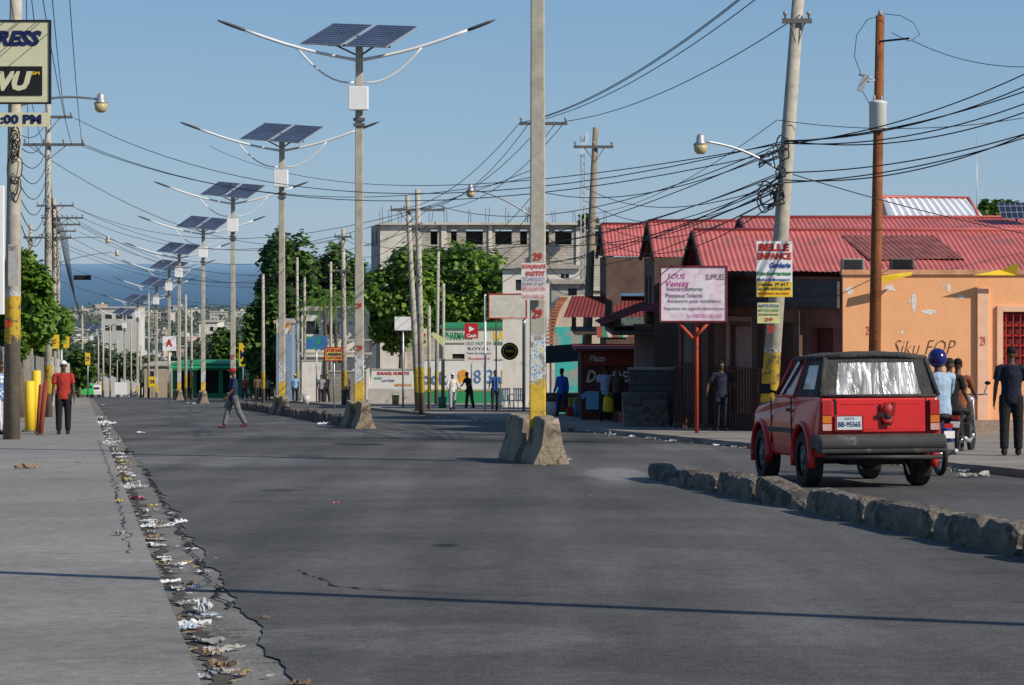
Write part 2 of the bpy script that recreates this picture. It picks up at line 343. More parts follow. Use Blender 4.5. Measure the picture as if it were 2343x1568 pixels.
def tree(name,label,loc,trunk,blobs,n,size,lm=None,seed=0,group=None,cat='tree',gap=-.24):
    t=T(name,label,cat,loc,group=group); mb=MB(); rr=random.Random(seed)
    h,r=trunk; top=Vector((rr.uniform(-.3,.3),rr.uniform(-.3,.3),h))
    mb.tube([(0,0,-.1),(top.x*.3,top.y*.3,h*.5),top],[r,r*.75,r*.6],8)
    for b in blobs:
        c=Vector((b[0],b[1],b[2])); mid=top.lerp(c,.5)+Vector((0,0,-.15*h*.3)); mb.tube([top-Vector((0,0,.2*r)),mid,c,c+Vector((0,0,b[5]*.5))],[r*.5,r*.32,r*.18,r*.05],6)
    mk('trunk',mb,bark,t); mb=MB(); leaves(mb,blobs,n,size,seed,gap); mk('crown',mb,lm or lf,t); return t
def blobset(px0,px1,py0,py1,Y,k,seed,depth=1.):
    rr=random.Random(seed); xa,xb=X_(px0,Y),X_(px1,Y); za,zb=Z_(py1,Y),Z_(py0,Y); cx=(xa+xb)/2; g=gz(Y); W=(xb-xa)/2; H=(zb-za)/2; cz=(za+zb)/2
    out=[]
    for i in range(k):
        a=i*6.283/k+rr.uniform(-.3,.3); q=rr.uniform(.5,.76); sz=rr.uniform(.26,.44)
        out.append((math.cos(a)*q*W,rr.uniform(-.6,.5)*W*depth,cz-g+math.sin(a)*q*H*.9,W*sz,W*sz*depth,H*sz*1.05))
    out.append((0,0,cz-g,W*.6,W*.55,H*.62)); return (cx,Y,g),out
def ptree(label,px0,px1,py0,py1,Y,k,n,size,lm=None,seed=0,tr=.25,name='leafy_tree'):
    loc,bl=blobset(px0,px1,py0,py1,Y,k,seed); hh=min(b[2]-b[5] for b in bl)+.8
    return tree(name,label,loc,(max(1.,hh),tr),bl,n,size,lm,seed)
ptree('large dark green tree behind the shops',586,738,515,810,190,11,11000,.5,lf,3,.35)
ptree('broad dark tree beside the tall tree',685,842,535,800,195,10,10000,.5,lf,4,.35)
ptree('broad bright green almond tree over the pharmacy wall',826,1010,562,800,165,12,11000,.42,lf2,5,.3)
ptree('broad bright green almond tree with rounded crown',930,1190,550,775,168,14,15000,.42,lf2,6,.3)
ptree('roadside tree overhanging the grey block wall',-30,124,548,830,84,11,12000,.24,lf2,8,.2)
ptree('small green tree beside the street poles',50,168,680,820,120,8,6000,.28,lf2,9,.15)
ptree('dark shady tree by the side street',555,655,650,905,175,9,7000,.45,lf,10,.25)
ptree('green tree behind the red roofs',2228,2310,446,540,100,6,3500,.26,lf,11,.15)
ptree('green tree behind the red roofs',2285,2380,452,540,104,6,3500,.26,lf,12,.15)
ptree('tree in the yard behind the shops',640,750,660,860,200,8,5000,.5,lf,14,.2)
ptree('tree growing in the yard by the market',480,560,740,900,230,7,3500,.5,lf,15,.2)
ptree('tree shading the far pavement',150,215,790,900,230,7,3500,.5,lf,16,.2)
ptree('small shrub growing on the flat roof',1318,1366,486,520,198,5,700,.25,lf2,17,.05,name='roof_shrub')
def palm(px,py,Y,label,rad=1.7):
    x=X_(px,Y); g=gz(Y); h=Z_(py,Y)-g; t=T('palm_tree',label,'palm tree',(x,Y,g)); mb=MB(); mb.tube([(0,0,0),(.1,0,h*.5),(0,0,h)],[.16,.12,.1],8); mk('trunk',mb,bark,t)
    mb=MB()
    for i in range(16):
        a=i*2.4; el=R.uniform(.2,1.1); pts=[]
        for k in range(9):
            q=k/8*rad; pts.append(Vector((math.cos(a)*q*math.cos(el*.6),math.sin(a)*q*math.cos(el*.6),h+q*math.sin(el)-q*q*.45)))
        for k in range(1,9):
            d=(pts[k]-pts[k-1]); sd=d.cross(Vector((0,0,1))).normalized()
            for s in(-1,1):
                for e in(0,.5):
                    p=pts[k-1]+d*e; tip=p+sd*s*.38*(1-k/11)+d*.7+Vector((0,0,-.18)); mb.add([p,p+d*.3,tip],[(0,1,2)])
    mk('crown',mb,lf2,t)
palm(742,690,150,'palm tree with drooping fronds beside the white building',2.2); palm(766,676,158,'palm tree with drooping fronds beside the white building',2.6)
var=[]
for i in range(4):
    rr=random.Random(50+i); bl=[(rr.uniform(-2.4,2.4),rr.uniform(-2,2),rr.uniform(2.6,6.2),rr.uniform(1.3,2.3),rr.uniform(1.2,2.2),rr.uniform(1.,1.9)) for k in range(8)]
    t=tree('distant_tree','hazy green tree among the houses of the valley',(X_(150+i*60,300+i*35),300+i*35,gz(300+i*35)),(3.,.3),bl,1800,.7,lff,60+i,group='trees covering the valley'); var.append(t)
rr=random.Random(5)
for i in range(285):
    if i<120: d=rr.uniform(235,460); px=rr.uniform(90,700)
    else: d=300*3.6**rr.random(); px=rr.uniform(60,1180)
    x=X_(px,d)
    if XL(d)-4<x<XR(d)+6 and d<600: continue
    copytree(var[i%4],(x,d,gz(d)-.2),rr.uniform(0,6.28),rr.uniform(.75,1.4))
mb=MB(); rr=random.Random(77)
for i in range(900):
    d=850*3.75**rr.random(); x=X_(rr.uniform(-200,2500),d); s=rr.uniform(4,9)*(d/1600)**.4; h=rr.uniform(6,14)
    for k in range(24):
        a=rr.uniform(0,6.28); q=rr.random()**.5; zz=h*(1-q*q)*rr.uniform(.4,1); c=Vector((x+math.cos(a)*q*s,d+math.sin(a)*q*s,gz(d)+zz)); l=rr.uniform(1.,2.4)
        t_=Vector((rr.gauss(0,1),rr.gauss(0,.6),rr.gauss(0,.7))).normalized()*l; u=Vector((rr.gauss(0,.6),rr.gauss(0,1),rr.gauss(0,1))).normalized()*l*.6
        mb.add([c-t_,c+u,c+t_,c-u],[(0,1,2,3)])
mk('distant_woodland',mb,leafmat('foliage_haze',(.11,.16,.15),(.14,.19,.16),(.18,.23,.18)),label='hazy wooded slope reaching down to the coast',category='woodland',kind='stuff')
pal=[(.5,.48,.45),(.42,.39,.36),(.55,.52,.45),(.45,.34,.28),(.35,.4,.42)]
hv=[]
for i in range(5):
    W,D,H=[(9,8,4),(12,9,6.5),(7,7,3.5),(10,8,7),(14,9,4.5)][i]; mb=MB(); mb.b2(-W/2,W/2,-D/2,D/2,0,H); mb.mi=1
    for fl in range(int(H//3)):
        for k in range(int(W//2.5)):
            x=-W/2+1.2+k*2.5; mb.b2(x,x+1.1,-D/2-.03,-D/2+.2,1+fl*3,2.2+fl*3)
    mb.mi=2; mb.b2(-W/2-.4,W/2+.4,-D/2-.5,D/2+.4,H+.003,H+.25); mb.b2(W*.1,W*.3,-1,1,H+.26,H+1.6)
    for c in range(4): mb.b2(-W/2+.2+c*W/4,-W/2+.4+c*W/4,-D/2+.2,-D/2+.4,H+.26,H+1.1)
    m=mat('far_house%d'%i,pal[i],.9,.2,.5); d=620+i*70; o=mk('distant_house',mb,[m,mat('far_dark',(.14,.15,.16),.9),mat('far_slab',(.45,.44,.42),.9)],loc=(X_(230+i*70,d),d,gz(d)),label='small concrete house with flat roof in the valley',category='house',group='houses in the valley'); hv.append(o)
for i in range(130):
    d=520*(5.2)**rr.random(); px=rr.uniform(110,1150); x=X_(px,d)
    if XL(d)-8<x<XR(d)+9 and d<620: continue
    copytree(hv[i%5],(x,d,gz(d)+rr.uniform(0,2.5)),rr.uniform(-.5,.5),rr.uniform(.7,1.1)*(1+max(0,(d-1200)/3500)))
# ---------------- walls with openings
def holewall(mb,L,z0,z1,holes,th=.2,x0=0):
    xs=sorted(set([x0,L]+[h[0] for h in holes]+[h[1] for h in holes])); zs=sorted(set([z0,z1]+[h[2] for h in holes]+[h[3] for h in holes]))
    for i in range(len(xs)-1):
        for j in range(len(zs)-1):
            cx=(xs[i]+xs[i+1])/2; cz=(zs[j]+zs[j+1])/2
            if any(h[0]<cx<h[1] and h[2]<cz<h[3] for h in holes): continue
            mb.add([(xs[i],0,zs[j]),(xs[i+1],0,zs[j]),(xs[i+1],0,zs[j+1]),(xs[i],0,zs[j+1])],[(0,1,2,3)])
    for h in holes:
        a,b,c,d=h; mb.add([(a,0,c),(b,0,c),(b,0,d),(a,0,d),(a,th,c),(b,th,c),(b,th,d),(a,th,d)],[(0,4,5,1),(1,5,6,2),(2,6,7,3),(3,7,4,0)])
    mb.add([(x0,0,z0),(x0,0,z1),(x0,th,z1),(x0,th,z0),(L,0,z0),(L,0,z1),(L,th,z1),(L,th,z0)],[(0,1,2,3),(7,6,5,4),(1,5,6,2)])
    if not holes: mb.add([(x0,th+.001,z0),(L,th+.001,z0),(L,th+.001,z1),(x0,th+.001,z1)],[(3,2,1,0)])
def wallpart(name,parent,p0,p1,z0,z1,holes,m,th=.2,label=None):
    d=Vector((p1[0]-p0[0],p1[1]-p0[1])); mb=MB(); holewall(mb,d.length,z0,z1,holes,th)
    return mk(name,mb,m,parent,(p0[0],p0[1],0),math.atan2(d.y,d.x),label=label)
def corrugate(mb,a,b,c,d,pitch=.13,amp=.013):
    a,b,c,d=map(Vector,(a,b,c,d)); n=max(2,int((b-a).length/pitch*2)); nr=(b-a).cross(d-a).normalized(); vs=[]
    for i in range(n+1):
        o=nr*(amp if i%2 else -amp); wv=Vector((0,0,.03*noise.noise((i*.08,a.x,a.y)))); vs+=[a.lerp(b,i/n)+o+wv,d.lerp(c,i/n)+o]
    mb.add(vs,[(2*i,2*i+2,2*i+3,2*i+1) for i in range(n)])
roofm=mat('red_corrugated_roof',(.52,.135,.115),.5,.22,.9,metal=.0,spec=.4,dirt=((.36,.13,.11),.56,1.1))
roofw=mat('white_corrugated_roof',(.78,.79,.8),.4,.08,1,spec=.5)
orange=mat('orange_plaster',(.86,.43,.21),.85,.07,1.3,.1,12,dirt=((.78,.72,.64),.66,1.4))
maroon=mat('maroon_plaster',(.18,.06,.045),.85,.25,2)
brown=mat('brown_wood',(.10,.055,.04),.8,.3,3)
dkt=mat('dark_timber',(.10,.07,.055),.8,.3,3)
awn=mat('dark_red_awning',(.16,.03,.03),.7,.2)
# ---- orange building
B1=T('orange_building','orange plastered building with peeling paint and red corrugated roof','building',(7.9,57,gz(57)+.1))
mb=MB(); holewall(mb,12,0,3.78,[(3.82,5.4,1.5,2.9)],.25); mk('front_wall',mb,orange,B1)
mb=MB(); mb.b2(-.03,12,-.06,.3,3.785,3.9); mk('parapet_cap',mb,mat('orange_cap',(.62,.32,.18),.9,.3,3),B1)
mb=MB(); mb.b2(3.2,3.48,-.09,-.002,.3,3.45); mk('pilaster',mb,mat('pale_orange',(.84,.5,.33),.85,.1),B1,bev=.01)
mb=MB(); mb.b2(-.01,12,-.14,-.004,-.2,.32); mk('plinth',mb,mat('plinth_dirty',(.36,.27,.21),.95,.35,3,.4),B1)
wn=T('window',None,None,(0,0,0)); wn.parent=B1
mb=MB()
for q in ((3.68,3.818,1.36,3.04),(5.402,5.54,1.36,3.04),(3.819,5.401,1.36,1.499),(3.819,5.401,2.901,3.04)): mb.b2(q[0],q[1],-.06,-.003,q[2],q[3])
mk('frame',mb,mat('pale_orange',(0,0,0)),wn)
mb=MB(); mb.b2(3.83,5.39,.12,.16,1.51,2.89); mk('shutter',mb,mat('dark_red_shutter',(.12,.02,.02),.7,.2),wn)
mb=MB()
for k in range(9): mb.b2(3.9+k*.17,3.925+k*.17,.03,.055,1.5,2.9)
for k in range(6): mb.b2(3.82,5.4,.058,.08,1.6+k*.24,1.625+k*.24)
mk('grille',mb,redp,wn)
txt(B1,'Siku FOP',1.5,.34,(1.95,-.012,2.05),mat('graffiti_paint',(.10,.06,.04),.8,.3),-.022,.35,name='graffiti')
txt(B1,'29',.12,.2,(.62,-.012,2.45),redp,.0,name='painted_number'); txt(B1,'29',.12,.22,(3.33,-.1,2.2),redp,.0,name='painted_number')
peel=mat('peeled_plaster',(.74,.70,.64),.9,.12,6,.3,20)
for (px_,py_,rw,rh) in ((2090,683,.06,.22),(2128,715,.17,.05),(2040,660,.12,.07),(2190,672,.07,.05),(2258,800,.03,.07),(2060,762,.03,.05),(1945,668,.08,.1),(2165,655,.05,.1)):
    for j in range(3):
        mb=MB(); cx0=X_(px_,57)-7.9+R.uniform(-.1,.1); cz0=Z_(py_,57)-gz(57)-.1+R.uniform(-.1,.1); q=1 if j==0 else .35
        mb.add([(cx0+rw*q*math.cos(a)*(1+.45*noise.noise((a*2,px_,j))),-.004-.001*j,cz0+rh*q*math.sin(a)*(1+.5*noise.noise((a*2,py_,j)))) for a in [k*2*math.pi/22 for k in range(22)]],[tuple(range(22))]); mk('peeled_patch',mb,peel,B1)
wallpart('street_wall',B1,(-2.7,3.5),(-.004,.004),0,3.72,[(.5,1.3,0,2.5),(2.2,3.1,0,2.6),(3.4,4.1,.9,2.5)],mat('brown_plaster',(.20,.085,.06),.85,.3,2),.25)
wallpart('street_wall',B1,(-3.3,9),(-2.7,3.5),0,3.7,[(.5,2.0,0,2.5),(2.6,3.4,0,2.4),(3.9,5.2,0,2.5)],maroon,.25)
r1=math.atan2(-3.5,2.7); r2=math.atan2(-5.5,.6)
mb=MB(); mb.b2(.52,1.28,.15,.2,0,2.48); mk('door',mb,mat('pink_door',(.42,.25,.2),.7,.2),B1,(-2.7,3.5,0),r1)
mb=MB(); mb.b2(2.22,3.08,.15,.2,0,2.58); mk('door',mb,brown,B1,(-2.7,3.5,0),r1)
mb=MB(); mb.b2(3.42,4.08,.15,.2,.91,2.49); mk('shutter',mb,mat('dark_red_shutter',(0,0,0)),B1,(-2.7,3.5,0),r1)
mb=MB(); mb.b2(-.02,4.4,-.16,-.005,-.2,.3); mk('plinth',mb,conc_d,B1,(-2.7,3.5,0),r1)
mb=MB()
for q in ((.38,.498),(1.302,1.42)): mb.b2(q[0],q[1],-.05,-.003,0,2.6)
mb.b2(.38,1.42,-.05,-.003,2.602,2.72); mk('door_frame',mb,mat('pink_door',(0,0,0)),B1,(-2.7,3.5,0),r1)
for xx in (.0,1.8,3.25): mb=MB(); mb.b2(xx,xx+.2,-.5,-.3,0,2.9); mk('porch_post',mb,brown,B1,(-2.7,3.5,0),r1)
mb=MB(); mb.b2(.51,1.99,.1,.14,0,2.5)
for k in range(12): mb.b2(.5+k*.12,.58+k*.12,.05,.099,0,2.5)
mk('shutter',mb,mat('grey_shutter',(.14,.13,.13),.6,.2),B1,(-3.3,9,0),r2)
f2=T('sign_fascia',None,None,(-2.7,3.5,0),r1); f2.parent=B1
mb=MB(); mb.b2(.1,4.35,-.12,-.02,2.98,3.62); mk('board',mb,mat('dark_sign_board',(.06,.055,.055),.6,.3,3),f2)
dimw=mat('dim_white',(.15,.15,.145),.7)
txt(f2,'INSTITUTION PEREAUX ACADEMIE',3.1,.13,(2.6,-.13,3.42),dimw,.0); txt(f2,'MATERNELLES: PEREAUX ACADEMIE',2.9,.11,(2.6,-.13,3.16),dimw,.0)
f3=T('sign_fascia',None,None,(-3.3,9,0),r2); f3.parent=B1
mb=MB(); mb.b2(1.5,5.4,-.3,-.03,2.62,3.0); mk('board',mb,mat('dark_board2',(.05,.04,.04),.6,.3,3),f3); txt(f3,'DELADELIV',1.9,.18,(4.1,-.312,2.8),mat('cream',(.65,.6,.45),.6),.0)
mb=MB(); corrugate(mb,(0,-1.1,2.75),(5.4,-1.1,2.75),(5.4,0,3.2),(0,0,3.2)); mk('awning',mb,awn,B1,(-3.3,9,0),r2)
def gable(parent,x0,x1,y0,y1,ze,zr,name='roof',m=None,gm=None,ov=.3,yr=None,drop=1.2):
    yr=(y0+y1)/2 if yr is None else yr; mb=MB(); corrugate(mb,(x0-ov,y0,ze),(x1,y0,ze),(x1,yr,zr),(x0-ov,yr,zr)); corrugate(mb,(x1,y1,ze),(x0-ov,y1,ze),(x0-ov,yr,zr),(x1,yr,zr))
    mb.tube([(x0-ov,yr,zr+.02),(x1,yr,zr+.02)],.06,6); r=mk(name,mb,m or roofm,parent)
    mb=MB(); mb.add([(x0,y0+.35,ze+.08),(x0,y1-.35,ze+.08),(x0,yr,zr-.07)],[(0,2,1)]); mb.add([(x0,y0+.2,ze),(x0,y1-.2,ze),(x0,y1-.2,ze-drop),(x0,y0+.2,ze-drop)],[(0,1,2,3)])
    mk('gable_end',mb,gm or brown,parent); 
    mb=MB(); mb.tube([(x0-ov-.02,y0-.02,ze-.06),(x0-ov-.02,yr,zr-.04),(x0-ov-.02,y1+.02,ze-.06)],.06,4)
    mk('barge_board',mb,mat('barge_dark',(.06,.03,.03),.8),parent); return r
gable(B1,-2.9,12.5,1.6,9.,3.86,4.9,yr=5.)
gable(B1,-1.2,13,6.,14,4.4,5.32,yr=10)
mb=MB(); mb.b2(-1.2,-1.1,7,9,3.9,4.5); mk('clerestory',mb,brown,B1)
mb=MB(); y_=lambda q:1.6+q*3.4; z_f=lambda q:3.86+q*1.04+.03; corrugate(mb,(1.,y_(.25),z_f(.25)),(3.4,y_(.25),z_f(.25)),(3.0,y_(.85),z_f(.85)),(.6,y_(.85),z_f(.85)))
mk('rusty_roof_sheet',mb,mat('rust_roof',(.26,.09,.08),.7,.4,3),B1)
D1=T('white_roofed_house','upper house with white corrugated gable roof and red ridge','house',(0,70,gz(70)))
x0,x1=X_(2035,70),X_(2245,70); z=lambda py,Y=70:Z_(py,Y)-gz(70)
mb=MB(); corrugate(mb,(x0,-1,z(508,69)),(x1,-1,z(506,69)),(X_(2215,71.5),1.5,z(455,71.5)),(X_(2020,71.5),1.5,z(452,71.5)),.2,.02); mk('roof',mb,roofw,D1)
mb=MB(); mb.tube([(X_(1990,69),-1,z(502,69)),(X_(2018,71.5),1.45,z(450,71.5)),(X_(2217,71.5),1.5,z(453,71.5)),(X_(2247,69),-1.05,z(510,69))],.05,6); mk('ridge_cap',mb,roofm,D1)
mb=MB(); mb.b2(X_(2030,70),X_(2225,70),-.6,5,0,z(516)); mk('wall',mb,darkm,D1)
mb=MB(); mb.add([(X_(1992,69),-1,z(505,69)),(X_(2035,69),-1.02,z(508,69)),(X_(2018,71.5),1.4,z(454,71.5))],[(0,1,2)]); mk('gable_end',mb,brown,D1)
def simplething(name,label,cat,loc,mb,m,bev=0,rz=0,group=None): return mk(name,mb,m,loc=loc,bev=bev,rz=rz,label=label,category=cat,group=group)
for (a,b,c,d,lab) in ((1928,1978,590,628,'pale grey air conditioner box on the wall top'),(2040,2092,590,626,'dark grey air conditioner with slatted grille')):
    t=T('air_conditioner',lab,'air conditioner',(X_((a+b)/2,57.6),57.6,Z_(d,57.6)-.02)); w_=(b-a)/94.8; h_=(d-c)/94.8
    mb=MB(); mb.b2(-w_/2,w_/2,0,.4,0,h_); mk('casing',mb,mat('ac_'+str(a),(.33,.32,.3) if a<2000 else (.12,.12,.12),.6,.2),t,bev=.01)
    mb=MB()
    for k in range(8): mb.b2(-w_/2+.04,w_/2-.04,-.02,-.002,.04+k*h_/9,.06+k*h_/9)
    mk('grille',mb,blackp,t)
t=T('rooftop_solar_array','blue solar panel tilted on the roof','solar panel',(X_(2330,66),66,Z_(500,66)))
solm=brickmat('solar_cells',(.022,.038,.085),(.03,.046,.095),(.38,.40,.44),.156,.156,.006,.22,wallrot=False,spec=.5,off=0)
mb=MB(); mb.add([(-.45,0,0),(.6,0,0),(.45,.4,.45),(-.55,.4,.45)],[(0,1,2,3)]); mk('cell_sheet',mb,solm,t); mb=MB(); mb.tube([(0,.2,.2),(0,.3,-1.2)],.04,6); mk('support',mb,steel,t)
mb=MB(); mb.tube([(0,0,-2),(0,0,3.)],[.03,.012],5); mb.box((0,0,2.2),(.25,.02,.02)); simplething('antenna_mast','thin metal antenna mast above the roofs','antenna',(X_(2235,90),90,Z_(495,90)),mb,steel)
for pts in ([(2010,632),(2090,622),(2085,630),(2010,650)],[(2225,630),(2290,618),(2330,602),(2325,630)]):
    mb=MB(); Yb=56.6; mb.add([(X_(p[0],Yb)-X_(pts[0][0],Yb),.1*math.sin(i*2),Z_(p[1],Yb)-Z_(pts[0][1],Yb)) for i,p in enumerate(pts)],[(0,1,2,3)])
    simplething('fabric_banner','yellow fabric banner draped on the orange wall','banner',(X_(pts[0][0],Yb),Yb,Z_(pts[0][1],Yb)),mb,yellowp,group='yellow banners')
# ---- houses B and A
B2=T('two_storey_house','dark two storey timber shop house with red gabled roof','house',(X_(1500,70),70,gz(70)+.1))
def lz(py,Y,base): return Z_(py,Y)-base
g=gz(70)+.1
gable(B2,.2,9,-1,6,lz(588,69,g),lz(507,72,g),yr=2.)
wallpart('street_wall',B2,(0,6),(-.1,-1),0,lz(590,69,g),[(1,2.2,0,2.2),(3,4,0,2.2),(1.2,2.4,3.2,4.3),(4,5,3.2,4.3)],dkt,.2)
wallpart('front_wall',B2,(-.1,-1.02),(8,-1.02),0,lz(590,69,g),[(.8,2,3,4)],dkt,.2)
mb=MB(); corrugate(mb,(-1.6,-1.2,2.9),(-1.6,5,2.9),(-.1,5,3.5),(-.1,-1.2,3.5)); mk('awning',mb,awn,B2)
mb=MB(); mb.b2(-1.3,0,-.9,5,2.62,2.75)
for k in range(16): mb.b2(-1.3,-1.26,-.9+k*.37,-.86+k*.37,2.75,3.6)
mk('balcony',mb,dkt,B2)
B3=T('two_storey_house','two storey house with red gabled roof and shaded balcony','house',(X_(1385,82),82,gz(82)+.1)); g=gz(82)+.1
gable(B3,.2,8,-2,5,lz(585,80,g),lz(514,83,g),yr=1.)
wallpart('street_wall',B3,(0,5),(-.05,-2),0,lz(588,80,g),[(1,2.4,0,2.3),(3.5,5,0,2.3),(1.2,2.6,3.1,4.3),(4,5.4,3.1,4.3)],dkt,.2)
wallpart('front_wall',B3,(-.05,-2.02),(6,-2.02),0,lz(588,80,g),[(.5,1.6,3,4.3)],mat('weathered_brown',(.13,.085,.07),.85,.35,2),.2)
mb=MB(); corrugate(mb,(-1.5,-2.6,3.5),(1.6,-2.6,3.5),(1.6,-1.6,4.2),(-1.2,-1.6,4.2)); mk('awning',mb,awn,B3)
mb=MB(); mb.b2(-1.1,-.1,-2.3,4,2.9,3.02)
for k in range(10): mb.b2(-1.1,-1.06,-2.2+k*.5,-2.16+k*.5,3.02,3.8)
mk('balcony',mb,dkt,B3)
mb=MB()
for k in range(14): mb.mi=k%3; mb.b2(-.4+k*.17,-.24+k*.17,-3.4,-2.5,3.0,3.03)
for v in range(len(mb.v)): mb.v[v]=(mb.v[v][0],mb.v[v][1],mb.v[v][2]+(mb.v[v][1]+3)*.35)
mk('striped_awning',mb,[mat('stripe_r',(.3,.06,.04),.8),mat('stripe_g',(.06,.18,.12),.8),mat('stripe_w',(.4,.38,.32),.8)],B3)
K=T('snack_shop','small red and black snack shop with painted front','shop',(X_(1330,76),76,gz(76)+.1))
mb=MB(); holewall(mb,2.1,0,2.2,[(.75,1.25,.1,1.1)],.15); mk('front_wall',mb,mat('shop_black',(.10,.035,.025),.7,.5,2,dirt=((.28,.05,.03),.58,1.6)),K)
mb=MB(); mb.b2(0,2.1,.2,4,0,2.15); mk('body',mb,darkm,K); mb=MB(); mb.b2(-.2,2.4,-.5,4.2,2.22,2.3); mk('roof',mb,awn,K)
mb=MB(); mb.b2(.05,2.05,-.06,-.004,1.75,2.18); mk('sign_board',mb,mat('shop_red',(.3,.04,.02),.6,.2),K)
crm=mat('cream',(0,0,0))
txt(K,'DEFE',1.0,.35,(1.45,-.03,1.4),crm,.04,.2); txt(K,'De',.5,.4,(.4,-.03,1.4),crm,.03,.3); txt(K,'Plaza',.5,.2,(.5,-.07,1.98),crm,.03,.3)
mb=MB(); mb.add([(-.2,0,0),(.2,0,0),(.2,0,.4),(.32,0,.32),(.38,0,.45),(.18,0,.58),(-.18,0,.58),(-.38,0,.45),(-.32,0,.32),(-.2,0,.4)],[tuple(range(10))]); mk('painted_shirt',mb,mat('skyblue',(.2,.45,.65),.7),K,(.35,-.03,.35))
def lowwall(label,px0,px1,Y,h,m,name='low_wall',Y1=None,cap=True):
    Y1=Y1 or Y; p0=(X_(px0,Y),Y); p1=(X_(px1,Y1),Y1); d=Vector((p1[0]-p0[0],p1[1]-p0[1])); L_=d.length
    zb=min(gz(Y),gz(Y1)); t=T(name,label,'wall',(p0[0],p0[1],zb+.05),math.atan2(d.y,d.x)); hh=h+abs(gz(Y)-gz(Y1)); mb=MB()
    if Y1==Y: mb.b2(0,L_,0,.18,-.1,hh)
    else:
        mb.ext([(0,-.1),(L_,-.1),(L_,h),(0,hh)],0,.18,'y')
    mk('wall_panel',mb,m,t,bev=.01)
    if cap and Y1==Y: mb=MB(); mb.b2(-.03,L_+.03,-.04,.22,hh+.003,hh+.07); mk('cap',mb,conc,t)
    return t,L_,hh
gb=brickmat('grey_blocks',(.28,.26,.23),(.34,.32,.28),(.18,.17,.16),.4,.2)
lowwall('pink plastered low wall beside the steps',1452,1532,70,2.9,mat('pink_plaster',(.36,.22,.19),.9,.25,2))
lowwall('grey concrete block wall by the steps',1440,1540,66,1.6,brickmat('grey_blocks_dark',(.12,.115,.1),(.15,.14,.13),(.08,.075,.07),.4,.2))
t=T('concrete_steps','dark concrete steps up to the shop','steps',(X_(1480,64),64,gz(64)+.1)); mb=MB()
for k in range(5): mb.b2(-.6,.6,k*.28,1.6,k*.17+(.001*k),(k+1)*.17)
mk('treads',mb,conc_d,t)
t=T('iron_fence','dark red iron bar fence along the pavement','fence',(X_(1545,62),62,gz(62)+.1),math.atan2(-5,2.2)); mb=MB()
ri=mat('rust_iron',(.10,.035,.025),.8,.3)
for k in range(38): mb.b2(k*.14,k*.14+.03,0,.03,0,1.75)
mk('bars',mb,ri,t); mb=MB(); mb.b2(0,5.3,-.01,-.04,.15,.2); mb.b2(0,5.3,-.01,-.04,1.6,1.65); mk('rails',mb,ri,t)
# goods and crates by the shops
def crate(px,Y,rz,m,label,dz=0,s=1.):
    t=T('crate',label,'crate',(X_(px,Y),Y,gz(Y)+.12+dz),rz,group='crates outside the shops'); t.scale=(s,s,s); mb=MB()
    for k in range(4):
        z0=k*.085; mb.b2(-.25,.25,-.18,-.16,z0,z0+.06); mb.b2(-.25,.25,.16,.18,z0,z0+.06); mb.b2(-.25,-.23,-.159,.159,z0,z0+.06); mb.b2(.23,.25,-.159,.159,z0,z0+.06)
    for a in(-.24,.24):
        for b in(-.17,.17): mb.b2(a-.02,a+.02,b-.02,b+.02,0,.33)
    mb.b2(-.23,.23,-.16,.16,0,.02); mk('slatted_box',mb,m,t)
for a in ((1312,84,.2,redp,'red plastic crate by the stall'),(1318,84.4,-.1,mat('crate_blue',(.03,.12,.35),.6),'blue plastic crate by the stall'),(1313,84.1,.3,mat('crate_yel',(.55,.4,.05),.6),'yellow plastic crate stacked on another',.34),(1438,70,.1,redp,'red plastic crate by the shop front'),(1432,70.5,.4,brown,'wooden crate by the shop front')): crate(*a)
for px_,Y_,c_,lb in ((1262,86,(.55,.56,.55),'white plastic bucket beside the stall'),(1325,82,(.03,.12,.3),'blue plastic drum beside the shop'),(905,128,(.4,.3,.1),'tan bucket near the wall'),(700,132,(.5,.5,.5),'white plastic bucket near the wall'),(1012,110,(.05,.2,.1),'green plastic bucket by the pole')):
    t=T('bucket',lb,'bucket',(X_(px_,Y_),Y_,gz(Y_)+.12)); mb=MB(); mb.tube([(0,0,0),(0,0,.5),(0,0,.5),(0,0,.44)],[.17,.21,.18,.17],14); mk('pail',mb,mat('pail%d'%px_,c_,.5),t); mb=MB(); mb.tube([(.2*math.cos(a),0,.48+.2*math.sin(a)) for a in [k*math.pi/8 for k in range(9)]],.01,5); mk('handle',mb,steel,t)
# ---- unfinished block building
Bq=brickmat('bare_blocks',(.60,.54,.46),(.50,.46,.40),(.38,.35,.31),.5,.25,.02)
U=T('unfinished_building','unfinished concrete block building with empty window openings and rebar','building',(X_(868,200),200,gz(200)))
sc=F/200; wid=(1392-868)/sc; zt=Z_(515,200)-gz(200); holes=[]
for a,b in ((985,1001),(1032,1045),(1066,1105),(1133,1171),(1190,1206),(1245,1256),(1270,1308),(1340,1372)):
    holes.append(((a-868)/sc,(b-868)/sc,Z_(560,200)-gz(200),Z_(526,200)-gz(200)))
for a,b in ((880,905),(1066,1105),(1133,1171),(1270,1308)): holes.append(((a-868)/sc,(b-868)/sc,Z_(670,200)-gz(200),Z_(632,200)-gz(200)))
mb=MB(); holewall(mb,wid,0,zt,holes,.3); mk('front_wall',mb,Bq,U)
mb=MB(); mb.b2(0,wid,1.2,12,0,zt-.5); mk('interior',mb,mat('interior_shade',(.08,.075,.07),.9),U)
mb=MB(); mb.b2(-.4,wid+.3,-.5,12,zt+.004,zt+.2); mk('roof_slab',mb,mat('slab_grey',(.55,.51,.45),.9,.25,1),U)
